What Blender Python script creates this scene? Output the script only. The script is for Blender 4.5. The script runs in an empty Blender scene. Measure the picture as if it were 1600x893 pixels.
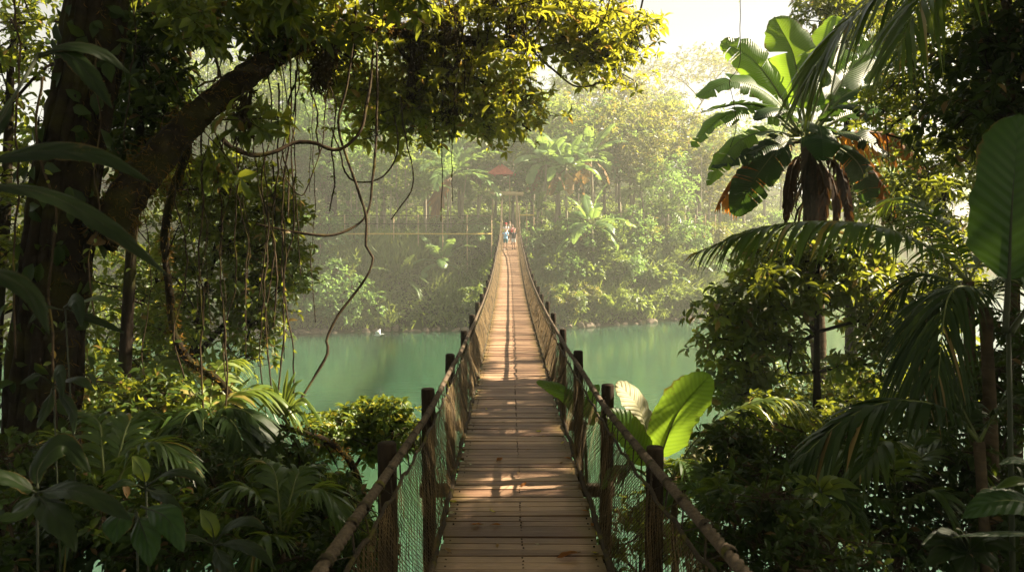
HAZE, SUN, SKY, EXPOSURE = 0.0016, 5.0, 0.05, 2.3
import bpy, bmesh, math, random
import numpy as np
from mathutils import Vector, Matrix
R = math.radians
scene = bpy.context.scene
col = scene.collection

# ------------------------------------------------------------------ camera frame
FPX, CX, CY = 1250.0, 800.0, 446.5
CAMZ = 8.8
PITCH = math.atan((446.5 - 355.0) / FPX)
YAW = math.atan(5.0 / FPX)
FWD = np.array([math.sin(YAW) * math.cos(PITCH), math.cos(YAW) * math.cos(PITCH), -math.sin(PITCH)])
RGT = np.array([math.cos(YAW), -math.sin(YAW), 0.0])
UPV = np.cross(RGT, FWD)
CAMP = np.array([0.0, 0.0, CAMZ])
SUN_AZ, SUN_EL = R(70), R(36)
TOSUN = np.array([math.sin(SUN_AZ) * math.cos(SUN_EL), math.cos(SUN_AZ) * math.cos(SUN_EL), math.sin(SUN_EL)])

def P(x, y, d):
    """world point seen at photo pixel (x, y), d metres in front of the camera"""
    return CAMP + FWD * d + RGT * ((x - CX) / FPX * d) + UPV * ((CY - y) / FPX * d)

def PZ(x, d, z):
    """world point in photo column x at depth d with height z"""
    a = P(x, 0, d); b = P(x, 893, d)
    t = (z - a[2]) / (b[2] - a[2])
    return a + (b - a) * t

# ------------------------------------------------------------------ mesh builder
class MB:
    def __init__(s):
        s.v = []; s.f = []; s.n = 0; s.luv = []
    def add(s, V, F, mi=0, luv=None):
        V = np.asarray(V, dtype=np.float64).reshape(-1, 3)
        if not isinstance(F, list): F = [F]
        for f in F:
            f = np.asarray(f, dtype=np.int64)
            if f.size: s.f.append((f + s.n, mi))
        s.v.append(V); s.n += len(V)
        s.luv.append(np.zeros((len(V), 3)) if luv is None else np.asarray(luv, dtype=np.float64).reshape(-1, 3))
        return s
    def mesh(s, name, mats, origin=(0, 0, 0), smooth=True):
        me = bpy.data.meshes.new(name)
        V = np.concatenate(s.v) - np.asarray(origin)
        L = np.concatenate([f.ravel() for f, m in s.f])
        tot = np.concatenate([np.full(len(f), f.shape[1]) for f, m in s.f])
        mi = np.concatenate([np.full(len(f), m) for f, m in s.f])
        me.vertices.add(len(V)); me.vertices.foreach_set('co', V.ravel().astype(np.float32))
        me.loops.add(len(L)); me.loops.foreach_set('vertex_index', L.astype(np.int32))
        me.polygons.add(len(tot))
        st = np.concatenate([[0], np.cumsum(tot)[:-1]])
        me.polygons.foreach_set('loop_start', st.astype(np.int32))
        me.polygons.foreach_set('loop_total', tot.astype(np.int32))
        me.polygons.foreach_set('material_index', mi.astype(np.int32))
        me.polygons.foreach_set('use_smooth', np.full(len(tot), smooth, dtype=bool))
        at = me.attributes.new('luv', 'FLOAT_VECTOR', 'POINT')
        at.data.foreach_set('vector', np.concatenate(s.luv).ravel().astype(np.float32))
        for m in (mats if isinstance(mats, (list, tuple)) else [mats]): me.materials.append(m)
        me.update(calc_edges=True); me.validate()
        return me
    def build(s, name, mats, parent=None, origin=None, smooth=True):
        if origin is None: origin = np.array(parent_world(parent)) if parent is not None else (0, 0, 0)
        o = bpy.data.objects.new(name, s.mesh(name, mats, origin, smooth))
        col.objects.link(o)
        if parent is not None: o.parent = parent
        else: o.location = origin
        return o

def parent_world(o):
    p = Vector((0, 0, 0))
    while o is not None:
        p += o.location; o = o.parent
    return p

def tag(o, label=None, cat=None, group=None, kind=None):
    if label: o['label'] = label
    if cat: o['category'] = cat
    if group: o['group'] = group
    if kind: o['kind'] = kind
    return o

def thing(name, label, cat, loc=(0, 0, 0), group=None):
    o = bpy.data.objects.new(name, None); col.objects.link(o)
    o.empty_display_size = 0.2
    o.location = Vector([float(a) for a in loc])
    return tag(o, label, cat, group)

def dup(root, loc, rotz=0.0, sc=1.0, label=None, group=None, tilt=(0, 0)):
    r = root.copy(); col.objects.link(r)
    r.location = Vector([float(a) for a in loc]); r.rotation_euler = (tilt[0], tilt[1], rotz)
    r.scale = (sc, sc, sc) if not isinstance(sc, (tuple, list)) else sc
    if label: r['label'] = label
    if group: r['group'] = group
    for ch in list(root.children):
        c = ch.copy(); col.objects.link(c); c.parent = r
        for g in list(ch.children):
            d = g.copy(); col.objects.link(d); d.parent = c
    return r

# ------------------------------------------------------------------ curves and tubes
def smooth_path(pts, n):
    p = np.asarray(pts, dtype=float)
    if len(p) == 2:
        t = np.linspace(0, 1, n)[:, None]; return p[0] * (1 - t) + p[1] * t
    q = np.vstack([2 * p[0] - p[1], p, 2 * p[-1] - p[-2]])
    seg = np.linalg.norm(np.diff(p[:, :3], axis=0), axis=1) + 1e-9
    u = np.concatenate([[0], np.cumsum(seg)]); t = np.linspace(0, u[-1], n)
    i = np.clip(np.searchsorted(u, t, side='right') - 1, 0, len(p) - 2)
    f = ((t - u[i]) / seg[i])[:, None]
    a, b, c, d = q[i], q[i + 1], q[i + 2], q[i + 3]
    return 0.5 * (2 * b + (c - a) * f + (2 * a - 5 * b + 4 * c - d) * f ** 2 + (3 * b - a - 3 * c + d) * f ** 3)

def frames(p):
    T = np.gradient(p, axis=0); T /= np.linalg.norm(T, axis=1)[:, None] + 1e-12
    N = np.zeros_like(p)
    r = np.array([1.0, 0, 0]) if abs(T[0][0]) < 0.8 else np.array([0, 1.0, 0])
    n = r - T[0] * r.dot(T[0]); n /= np.linalg.norm(n); N[0] = n
    for i in range(1, len(p)):
        n = n - T[i] * n.dot(T[i]); n /= np.linalg.norm(n) + 1e-12; N[i] = n
    return T, N, np.cross(T, N)

def tube(mb, p, r, sides=6, mi=0, cap=True, lump=0.0, rng=None):
    p = np.asarray(p, dtype=float); n = len(p)
    r = np.full(n, r, dtype=float) if np.isscalar(r) else np.asarray(r, dtype=float)
    T, N, B = frames(p)
    a = np.linspace(0, 2 * math.pi, sides, endpoint=False)
    rr = r[:, None] * np.ones(sides)[None, :]
    if lump and rng is not None:
        g = rng.normal(0, 1, (n, sides)); g = (g + np.roll(g, 1, 0) + np.roll(g, 1, 1) + np.roll(g, -1, 1)) / 2
        rr = rr * (1 + lump * g)
    V = p[:, None, :] + rr[:, :, None] * (np.cos(a)[None, :, None] * N[:, None, :] + np.sin(a)[None, :, None] * B[:, None, :])
    i = np.arange(n - 1)[:, None] * sides; j = np.arange(sides)[None, :]; k = (j + 1) % sides
    F = np.stack([i + j, i + k, i + sides + k, i + sides + j], -1).reshape(-1, 4)
    luv = np.zeros((n, sides, 3)); luv[:, :, 0] = (np.arange(sides) / sides)[None, :]
    luv[:, :, 1] = np.concatenate([[0], np.cumsum(np.linalg.norm(np.diff(p, axis=0), axis=1))])[:, None]
    FL = [F]
    V = V.reshape(-1, 3)
    if cap: FL += [np.arange(sides)[::-1][None, :], (np.arange(sides) + (n - 1) * sides)[None, :]]
    mb.add(V, FL, mi, luv.reshape(-1, 3))

def sticks(mb, A, B, ra, rb=None, sides=3, mi=0):
    """many thin prisms A[i]->B[i] at once"""
    A = np.asarray(A, float).reshape(-1, 3); B = np.asarray(B, float).reshape(-1, 3)
    if len(A) == 0: return
    rb = ra if rb is None else rb
    m = len(A)
    T = B - A; T /= np.linalg.norm(T, axis=1)[:, None] + 1e-9
    h = np.where(np.abs(T[:, 2:3]) < 0.9, np.array([[0, 0, 1.0]]), np.array([[1.0, 0, 0]]))
    N = np.cross(T, h); N /= np.linalg.norm(N, axis=1)[:, None] + 1e-9
    Bn = np.cross(T, N)
    a = np.linspace(0, 2 * math.pi, sides, endpoint=False)
    ring = np.cos(a)[None, :, None] * N[:, None, :] + np.sin(a)[None, :, None] * Bn[:, None, :]
    ra = np.broadcast_to(np.asarray(ra, float), (m,))[:, None, None]; rb = np.broadcast_to(np.asarray(rb, float), (m,))[:, None, None]
    V = np.concatenate([A[:, None, :] + ring * ra, B[:, None, :] + ring * rb], 1)
    j = np.arange(sides); k = (j + 1) % sides
    f = np.stack([j, k, k + sides, j + sides], -1)
    F = (np.arange(m)[:, None, None] * 2 * sides + f[None]).reshape(-1, 4)
    mb.add(V.reshape(-1, 3), F, mi)

def box(mb, c, s, rot=None, mi=0, bev=0.0):
    """box at centre c, full size s, rot 3x3; bev chamfers its edges"""
    x, y, z = np.asarray(s, float) / 2
    if bev <= 0:
        V = np.array([[a * x, b * y, e * z] for a in (-1, 1) for b in (-1, 1) for e in (-1, 1)])
        F = [[0, 1, 3, 2], [4, 6, 7, 5], [0, 4, 5, 1], [2, 3, 7, 6], [0, 2, 6, 4], [1, 5, 7, 3]]
        if rot is not None: V = V @ np.asarray(rot).T
        mb.add(V + np.asarray(c), np.array(F), mi); return
    bm = bmesh.new(); bmesh.ops.create_cube(bm, size=1.0)
    for v in bm.verts: v.co = Vector((v.co.x * 2 * x, v.co.y * 2 * y, v.co.z * 2 * z))
    bmesh.ops.bevel(bm, geom=bm.edges[:], offset=bev, segments=1, affect='EDGES')
    bm.verts.ensure_lookup_table()
    V = np.array([v.co[:] for v in bm.verts])
    if rot is not None: V = V @ np.asarray(rot).T
    Fs = {}
    for f in bm.faces: Fs.setdefault(len(f.verts), []).append([v.index for v in f.verts])
    mb.add(V + np.asarray(c), [np.array(a) for a in Fs.values()], mi); bm.free()

def nrm(a): return a / (np.linalg.norm(a, axis=-1, keepdims=True) + 1e-9)

# ------------------------------------------------------------------ leaves
LEAF_NEAR = (np.array([[0, 0, 0], [-.72, .28, .10], [0, .28, -.04], [.72, .28, .10], [-.85, .6, .06], [0, .62, -.05], [.85, .6, .06], [0, 1, -.22]]),
             [np.array([[0, 2, 1], [0, 3, 2], [4, 5, 7], [5, 6, 7]]), np.array([[1, 2, 5, 4], [2, 3, 6, 5]])])
LEAF_FAR = (np.array([[0, 0, 0], [-.9, .5, .12], [.9, .5, .12], [0, 1, -.15]]), [np.array([[0, 3, 1], [0, 2, 3]])])
LEAF_STRAP = (np.array([[-.5, 0, 0], [.5, 0, 0], [-1, .35, .12], [1, .35, .12], [-.8, .72, .05], [.8, .72, .05], [0, 1, -.3]]),
              [np.array([[0, 1, 3, 2], [2, 3, 5, 4]]), np.array([[4, 5, 6]])])

def place_leaves(mb, tmpl, pos, d, n, L, w, mi=0):
    """leaves at pos, along d, with normal n; L length, w half width / length"""
    T, FL = tmpl; m = len(pos)
    d = nrm(d); s = nrm(np.cross(d, n)); n = np.cross(s, d)
    L = np.broadcast_to(np.asarray(L, float), (m,))
    V = pos[:, None, :] + L[:, None, None] * (T[None, :, 0, None] * w * s[:, None, :] + T[None, :, 1, None] * d[:, None, :] + T[None, :, 2, None] * n[:, None, :])
    k = len(T); off = (np.arange(m) * k)[:, None, None]
    luv = np.broadcast_to(np.stack([T[:, 0], T[:, 1], T[:, 0] * 0], -1)[None], (m, k, 3))
    mb.add(V.reshape(-1, 3), [(f[None] + off).reshape(-1, f.shape[1]) for f in FL], mi, luv.reshape(-1, 3))

def rosettes(mb, rng, pos, axis, k, L, w, tmpl, mi=0, spread=(68, 16), droop=0.25):
    m = len(pos); axis = nrm(axis)
    h = np.where(np.abs(axis[:, 2:3]) < 0.9, np.array([[0, 0, 1.0]]), np.array([[1.0, 0, 0]]))
    u = nrm(np.cross(axis, h)); v = np.cross(axis, u)
    ph = (2 * math.pi * np.arange(k) / k)[None, :] + rng.uniform(0, 6.28, (m, 1)) + rng.normal(0, .35, (m, k))
    th = np.radians(rng.normal(spread[0], spread[1], (m, k)))
    d = axis[:, None, :] * np.cos(th)[..., None] + np.sin(th)[..., None] * (np.cos(ph)[..., None] * u[:, None, :] + np.sin(ph)[..., None] * v[:, None, :])
    d[..., 2] -= droop * rng.uniform(.3, 1.4, (m, k))
    n = axis[:, None, :] + rng.normal(0, .28, (m, k, 3))
    Ls = L * rng.uniform(.45, 1.3, (m, k))
    pp = np.repeat(pos[:, None, :], k, 1) + d * (Ls * .08)[..., None]
    place_leaves(mb, tmpl, pp.reshape(-1, 3), d.reshape(-1, 3), n.reshape(-1, 3), Ls.ravel(), w, mi)

def clump_leaves(mb, wood, rng, cen, rad, nros, k, L, w, tmpl=LEAF_FAR, flat=.7, mi=0, up=.55, twig=.006, spread=(68, 16), droop=.25, wmi=0):
    cen = np.asarray(cen); m = len(cen)
    rad = np.broadcast_to(np.asarray(rad, float), (m,))
    q = rng.normal(0, 1, (m, nros, 3)); q = nrm(q) * (rng.uniform(0.15, 1, (m, nros, 1)) ** .5)
    q[..., 2] *= flat
    pos = (cen[:, None, :] + q * rad[:, None, None])
    ax = q * .8 + np.array([0, 0, up]) + rng.normal(0, .3, q.shape)
    rosettes(mb, rng, pos.reshape(-1, 3), ax.reshape(-1, 3), k, L, w, tmpl, mi, spread, droop)
    if wood is not None and twig > 0:
        c = np.repeat(cen[:, None, :], nros, 1) + rng.normal(0, .12, q.shape) * rad[:, None, None] - np.array([0, 0, .1]) * rad[:, None, None]
        sticks(wood, c.reshape(-1, 3), pos.reshape(-1, 3), twig, twig * .5, 3, wmi)

# ------------------------------------------------------------------ branching that reaches every clump
def grow(mb, rng, trunk, targets, rtip=.012, rmax=None, sag=.06, power=2.3, sides=6, wig=.05, mi=0, trunk_r=None, upw=.25):
    """trunk: polyline of points; each target is linked to the nearest wood"""
    trunk = np.asarray(trunk, float)
    nodes = [p for p in trunk]; par = [i - 1 for i in range(len(trunk))]; ntr = len(trunk)
    plen = [0.0]
    for i in range(1, ntr): plen.append(plen[-1] + np.linalg.norm(trunk[i] - trunk[i - 1]))
    targets = np.asarray(targets, float)
    order = np.argsort([np.min(np.linalg.norm(trunk - t, axis=1)) for t in targets])
    tips = []
    for o in order:
        t = targets[o]; A = np.array(nodes)
        dv = t - A; ds = np.linalg.norm(dv, axis=1)
        cost = ds + .12 * np.array(plen) + upw * np.maximum(0, -dv[:, 2])
        cost[0] += 2.0
        j = int(np.argmin(cost)); L = ds[j]
        ns = max(1, int(L / .45)); prev = j
        ns = min(ns, 7)
        side = rng.normal(0, wig, 3) * L
        for s in range(1, ns + 1):
            f = s / ns
            p = nodes[j] * (1 - f) + t * f + (side + np.array([0, 0, sag * L])) * math.sin(math.pi * f)
            nodes.append(p); par.append(prev); plen.append(plen[prev] + L / ns); prev = len(nodes) - 1
        tips.append(prev)
    n = len(nodes); r = np.zeros(n); ch = [[] for _ in range(n)]
    for i in range(n):
        if par[i] >= 0: ch[par[i]].append(i)
    for i in range(n - 1, -1, -1):
        acc = sum(r[c] ** power for c in ch[i]) if ch[i] else rtip ** power
        r[i] = acc ** (1 / power)
    if rmax: r = np.minimum(r, rmax)
    if trunk_r is not None: r[:ntr] = np.maximum(r[:ntr] * .6, np.asarray(trunk_r))
    done = set()
    starts = [(0, -1)]
    while starts:
        i, frm = starts.pop()
        chain = ([frm] if frm >= 0 else []) + [i]
        while ch[i]:
            main = max(ch[i], key=lambda c: (c < ntr, r[c]))
            for c in ch[i]:
                if c != main: starts.append((c, i))
            i = main; chain.append(i)
        pts = np.array([nodes[c] for c in chain]); rr = np.array([r[c] for c in chain])
        if frm >= 0: rr[0] = min(rr[0], rr[1] * 1.25)
        if len(pts) >= 2:
            m = max(4, len(pts) * 2)
            q = smooth_path(np.hstack([pts, rr[:, None]]), m)
            tube(mb, q[:, :3], np.maximum(q[:, 3], rtip * .5), sides if rr.max() > rtip * 3 else 4, mi, cap=True, lump=.05 if rr.max() > .05 else 0, rng=rng)
    return r

# ------------------------------------------------------------------ big blades and fronds
def blade(mb, pts, width, hint, rng, profile='banana', tears=0, fold=.25, edge=.5, n=30, petiole=.12, rib=.012, mi=0, rmi=1, wave=.03, rag=.04):
    hint = np.asarray(hint, float)
    p = smooth_path(pts, n); T = nrm(np.gradient(p, axis=0))
    N = nrm(hint - T * (T @ hint)[:, None]); S = np.cross(T, N)
    s = np.linspace(0, 1, n); length = np.sum(np.linalg.norm(np.diff(p, axis=0), axis=1))
    t = np.clip((s - petiole) / (1 - petiole), 0, 1)
    if profile == 'banana': w = np.minimum(1, (t / .16) ** .65) * np.minimum(1, np.maximum(0, 1 - t) / .30) ** .55
    elif profile == 'ovate': w = (np.sin(np.pi * t ** .75)) ** .85
    else: w = np.minimum(1, (t / .05 + .35)) * np.maximum(0, 1 - t ** 3) ** .8
    w = w * width / 2
    cols = np.array([0, .3, .62, .85, 1.0])
    i0 = int(np.searchsorted(s, petiole))
    for sd in (-1, 1):
        cuts = sorted(set([i0, n - 1] + [int(c) for c in rng.integers(i0 + 2, n - 2, tears)])) if tears else [i0, n - 1]
        for a, b in zip(cuts[:-1], cuts[1:]):
            ii = np.arange(a, b + 1); m = len(ii)
            ed = edge + (rng.normal(0, .22) if tears else 0)
            gap = rng.uniform(.1, .45) * length / n if tears else 0
            ph = rng.uniform(0, 6)
            u = (np.arange(m) / max(1, m - 1))[:, None]
            sh = np.where(u == 0, gap, 0) + np.where(u == 1, -gap, 0)
            ww = w[ii][:, None] * (1 + rng.normal(0, rag, (m, 1)) * (cols[None] > .8))
            c = cols[None] * ww
            z = fold * c - ed * c * cols[None] + wave * width * np.sin(ph + u * 9 + sd) * cols[None] ** 2
            V = p[ii][:, None] + (S[ii][:, None] * sd) * c[..., None] + N[ii][:, None] * z[..., None] + T[ii][:, None] * (sh * cols[None] + .22 * c)[..., None]
            k = len(cols)
            g = (np.arange(m - 1)[:, None] * k + np.arange(k - 1)[None]).ravel()
            F = np.stack([g, g + 1, g + k + 1, g + k], -1)
            if sd > 0: F = F[:, ::-1]
            luv = np.stack([np.broadcast_to(cols[None] * sd, (m, k)), np.broadcast_to(t[ii][:, None] * length, (m, k)), np.broadcast_to(t[ii][:, None], (m, k))], -1)
            mb.add(V.reshape(-1, 3), F, mi, luv)
    tube(mb, p - N * rib * .5, np.interp(s, [0, petiole, 1], [rib * 1.6, rib * 1.2, rib * .25]), 5, rmi)

def frond(mb, pts, L, n, hint, rng, droop=.35, w=.035, n_path=26, rib=.014, mi=0, rmi=1, start=.14, vee=.35, ang=(38, 68), seg=5, jit=.08):
    hint = np.asarray(hint, float)
    p = smooth_path(pts, n_path); T = nrm(np.gradient(p, axis=0))
    N = nrm(hint - T * (T @ hint)[:, None]); S = np.cross(T, N); s = np.linspace(0, 1, n_path)
    ss = np.linspace(start, 1, n)
    for sd in (-1, 1):
        q = ss + rng.normal(0, .25 / n, n); q = np.clip(q, 0, 1)
        I = lambda A: np.stack([np.interp(q, s, A[:, k]) for k in range(3)], -1)
        pp, tt, nn, sv = I(p), nrm(I(T)), nrm(I(N)), nrm(I(S))
        a = np.radians(np.interp(q, [start, 1], [90 - ang[0], 90 - ang[1]]) + rng.normal(0, 5, n))
        a = np.pi / 2 - a
        d = sv * sd * np.cos(a)[:, None] + tt * np.sin(a)[:, None] + nn * (vee + rng.normal(0, jit, n))[:, None]
        d = nrm(d)
        f = (q - start) / (1 - start)
        LL = L * (np.sin(np.pi * np.clip(f * .86 + .11, 0, 1)) ** .6) * rng.uniform(.85, 1.08, n)
        dr = droop * rng.uniform(.7, 1.35, n)
        t = np.linspace(0, 1, seg)
        C = pp[:, None] + d[:, None] * (LL[:, None] * t[None])[..., None]
        C[..., 2] -= dr[:, None] * LL[:, None] * t[None] ** 2
        tg = nrm(np.gradient(C, axis=1))
        wv = nrm(np.cross(tg, nn[:, None] + 0 * tg))
        ww = (w * np.array(np.interp(t, [0, .2, .6, 1], [.35, 1, .85, .05])))[None, :, None] * (LL / L + .25)[:, None, None]
        roll = rng.normal(0, .35, (n, 1, 1))
        wv = nrm(wv + np.cross(wv, tg) * roll)
        V = np.stack([C - wv * ww, C + wv * ww], 2)
        k = seg * 2
        g = np.arange(seg - 1) * 2
        F = np.stack([g, g + 1, g + 3, g + 2], -1)
        F = (np.arange(n)[:, None, None] * k + F[None]).reshape(-1, 4)
        luv = np.stack(np.broadcast_arrays(np.array([-1., 1.])[None, None], t[None, :, None], f[:, None, None]), -1)
        mb.add(V.reshape(-1, 3), F, mi, luv.reshape(-1, 3))
    tube(mb, p, np.interp(s, [0, .15, 1], [rib * 1.5, rib, rib * .2]), 5, rmi)

def arch(base, az, el, length, droop, n=9):
    """curve that leaves base at azimuth az, elevation el and bends down by droop radians"""
    p = [np.asarray(base, float)]; h = np.array([math.sin(az), math.cos(az), 0])
    for i in range(n - 1):
        f = (i + .5) / (n - 1); e = el - droop * f ** 1.3
        p.append(p[-1] + (h * math.cos(e) + np.array([0, 0, math.sin(e)])) * length / (n - 1))
    return np.array(p)

FLECKS = [(620, 60, 12, 1.7), (880, 60, 13, 1.6), (780, 60, 12.5, 1.7), (540, 90, 11, 1.3), (700, 220, 12.5, 1.3), (560, 180, 11.5, 1.2), (390, 540, 11, 1.0), (985, 630, 9.2, .95), (1170, 640, 9.8, 1.0), (345, 570, 10.4, 1.1), (450, 610, 9.0, 1.0), (590, 655, 10, 1.1), (430, 400, 11.5, 1.7), (330, 330, 11.5, 1.3), (780, 170, 12.5, 1.8), (650, 140, 12.2, 1.6),
          (1180, 450, 13.6, 2.0), (1330, 480, 13.6, 2.0), (1170, 580, 13.4, 1.3), (225, 540, 12.4, 1.3), (1065, 640, 9.2, .7), (260, 640, 8.6, .7), (1240, 600, 17, 1.6), (1290, 330, 8.2, 1.0)]  # spots that get sun through gaps cut in the added crowns
def cut_sun_gaps(c):
    """cut gaps in the added crowns so sun reaches chosen spots"""
    c = np.asarray(c); ok = np.ones(len(c), bool)
    for x, y, d, r in FLECKS:
        v = c - P(x, y, d); t = v @ TOSUN
        ok &= ~((t > 2.0) & (np.linalg.norm(v - t[:, None] * TOSUN, axis=1) < r))
    return c[ok]
# ------------------------------------------------------------------ materials
def new_mat(name):
    m = bpy.data.materials.new(name); m.use_nodes = True
    nt = m.node_tree; nt.nodes.clear()
    return m, nt, nt.nodes, nt.links

def rgb(c): return (c[0], c[1], c[2], 1.0)

def leaf_mat(name, a, b, tr, fac=.4, rough=.42, spec=.35, scale=.7, dead=None, dead_p=0.0, vein=0.0, vb=.5):
    m, nt, N, L = new_mat(name)
    out = N.new('ShaderNodeOutputMaterial')
    geo = N.new('ShaderNodeNewGeometry'); tc = N.new('ShaderNodeTexCoord')
    noi = N.new('ShaderNodeTexNoise'); noi.inputs['Scale'].default_value = scale; noi.inputs['Detail'].default_value = 2
    L.new(tc.outputs['Object'], noi.inputs['Vector'])
    add = N.new('ShaderNodeMath'); add.operation = 'MULTIPLY_ADD'; add.inputs[1].default_value = .6
    L.new(geo.outputs['Random Per Island'], add.inputs[0])
    sub = N.new('ShaderNodeMath'); sub.operation = 'MULTIPLY_ADD'; sub.inputs[1].default_value = 1.1; sub.inputs[2].default_value = -.35
    L.new(noi.outputs['Fac'], sub.inputs[0]); L.new(sub.outputs[0], add.inputs[2])
    mix = N.new('ShaderNodeMix'); mix.data_type = 'RGBA'
    mix.inputs[6].default_value = rgb(a); mix.inputs[7].default_value = rgb(b)
    L.new(add.outputs[0], mix.inputs[0])
    colr = mix.outputs[2]
    tmul = N.new('ShaderNodeMix'); tmul.data_type = 'RGBA'
    tmul.inputs[6].default_value = rgb([x * .6 for x in tr]); tmul.inputs[7].default_value = rgb([x * 1.25 for x in tr])
    L.new(add.outputs[0], tmul.inputs[0]); trc = tmul.outputs[2]
    if dead is not None:
        gt = N.new('ShaderNodeMath'); gt.operation = 'GREATER_THAN'; gt.inputs[1].default_value = 1 - dead_p
        L.new(geo.outputs['Random Per Island'], gt.inputs[0])
        for k, cc in ((0, dead), (1, [min(1, x * 1.6) for x in dead])):
            mx = N.new('ShaderNodeMix'); mx.data_type = 'RGBA'; mx.inputs[7].default_value = rgb(cc)
            L.new(gt.outputs[0], mx.inputs[0]); L.new(colr if k == 0 else trc, mx.inputs[6])
            if k == 0: colr = mx.outputs[2]
            else: trc = mx.outputs[2]
    pr = N.new('ShaderNodeBsdfPrincipled')
    pr.inputs['Roughness'].default_value = rough; pr.inputs['Specular IOR Level'].default_value = spec
    if vein > 0:
        at = N.new('ShaderNodeAttribute'); at.attribute_name = 'luv'
        sx = N.new('ShaderNodeSeparateXYZ'); L.new(at.outputs['Vector'], sx.inputs[0])
        ab = N.new('ShaderNodeMath'); ab.operation = 'ABSOLUTE'; L.new(sx.outputs[0], ab.inputs[0])
        v1 = N.new('ShaderNodeMath'); v1.operation = 'MULTIPLY_ADD'; v1.inputs[1].default_value = -.10; L.new(ab.outputs[0], v1.inputs[0]); L.new(sx.outputs[1], v1.inputs[2])
        v2 = N.new('ShaderNodeMath'); v2.operation = 'MULTIPLY'; v2.inputs[1].default_value = vein; L.new(v1.outputs[0], v2.inputs[0])
        v3 = N.new('ShaderNodeMath'); v3.operation = 'SINE'; L.new(v2.outputs[0], v3.inputs[0])
        n2 = N.new('ShaderNodeTexNoise'); n2.inputs['Scale'].default_value = 14; L.new(tc.outputs['Object'], n2.inputs['Vector'])
        v4 = N.new('ShaderNodeMath'); v4.operation = 'MULTIPLY_ADD'; v4.inputs[1].default_value = .8; L.new(n2.outputs['Fac'], v4.inputs[0]); L.new(v3.outputs[0], v4.inputs[2])
        bp = N.new('ShaderNodeBump'); bp.inputs['Strength'].default_value = vb; bp.inputs['Distance'].default_value = .012
        L.new(v4.outputs[0], bp.inputs['Height']); L.new(bp.outputs[0], pr.inputs['Normal'])
        mr = N.new('ShaderNodeMapRange'); mr.inputs[1].default_value = -1; mr.inputs[2].default_value = 2; mr.inputs[3].default_value = .86; mr.inputs[4].default_value = 1.08
        L.new(v4.outputs[0], mr.inputs[0])
        for k in (0, 1):
            mm = N.new('ShaderNodeMix'); mm.data_type = 'RGBA'; mm.blend_type = 'MULTIPLY'; mm.inputs[0].default_value = 1
            L.new(colr if k == 0 else trc, mm.inputs[6]); L.new(mr.outputs[0], mm.inputs[7])
            if k == 0: colr = mm.outputs[2]
            else: trc = mm.outputs[2]
        n4 = N.new('ShaderNodeTexNoise'); n4.inputs['Scale'].default_value = 5.0; n4.inputs['Detail'].default_value = 6; n4.inputs['Roughness'].default_value = .7; L.new(tc.outputs['Object'], n4.inputs['Vector'])
        pw = N.new('ShaderNodeMath'); pw.operation = 'POWER'; pw.inputs[1].default_value = 9; L.new(ab.outputs[0], pw.inputs[0])
        bl = N.new('ShaderNodeMath'); bl.operation = 'MULTIPLY_ADD'; bl.inputs[1].default_value = .20; L.new(pw.outputs[0], bl.inputs[0]); L.new(n4.outputs['Fac'], bl.inputs[2])
        bm_ = N.new('ShaderNodeMapRange'); bm_.inputs[1].default_value = .66; bm_.inputs[2].default_value = .72; bm_.inputs[4].default_value = .8; L.new(bl.outputs[0], bm_.inputs[0])
        for k in (0, 1):
            mm = N.new('ShaderNodeMix'); mm.data_type = 'RGBA'; mm.inputs[7].default_value = (.10, .06, .02, 1) if k == 0 else (.16, .09, .02, 1)
            L.new(bm_.outputs[0], mm.inputs[0]); L.new(colr if k == 0 else trc, mm.inputs[6])
            if k == 0: colr = mm.outputs[2]
            else: trc = mm.outputs[2]
    L.new(colr, pr.inputs['Base Color'])
    trn = N.new('ShaderNodeBsdfTranslucent'); L.new(trc, trn.inputs['Color'])
    ms = N.new('ShaderNodeMixShader'); ms.inputs[0].default_value = fac
    L.new(pr.outputs[0], ms.inputs[1]); L.new(trn.outputs[0], ms.inputs[2]); L.new(ms.outputs[0], out.inputs['Surface'])
    return m

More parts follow.
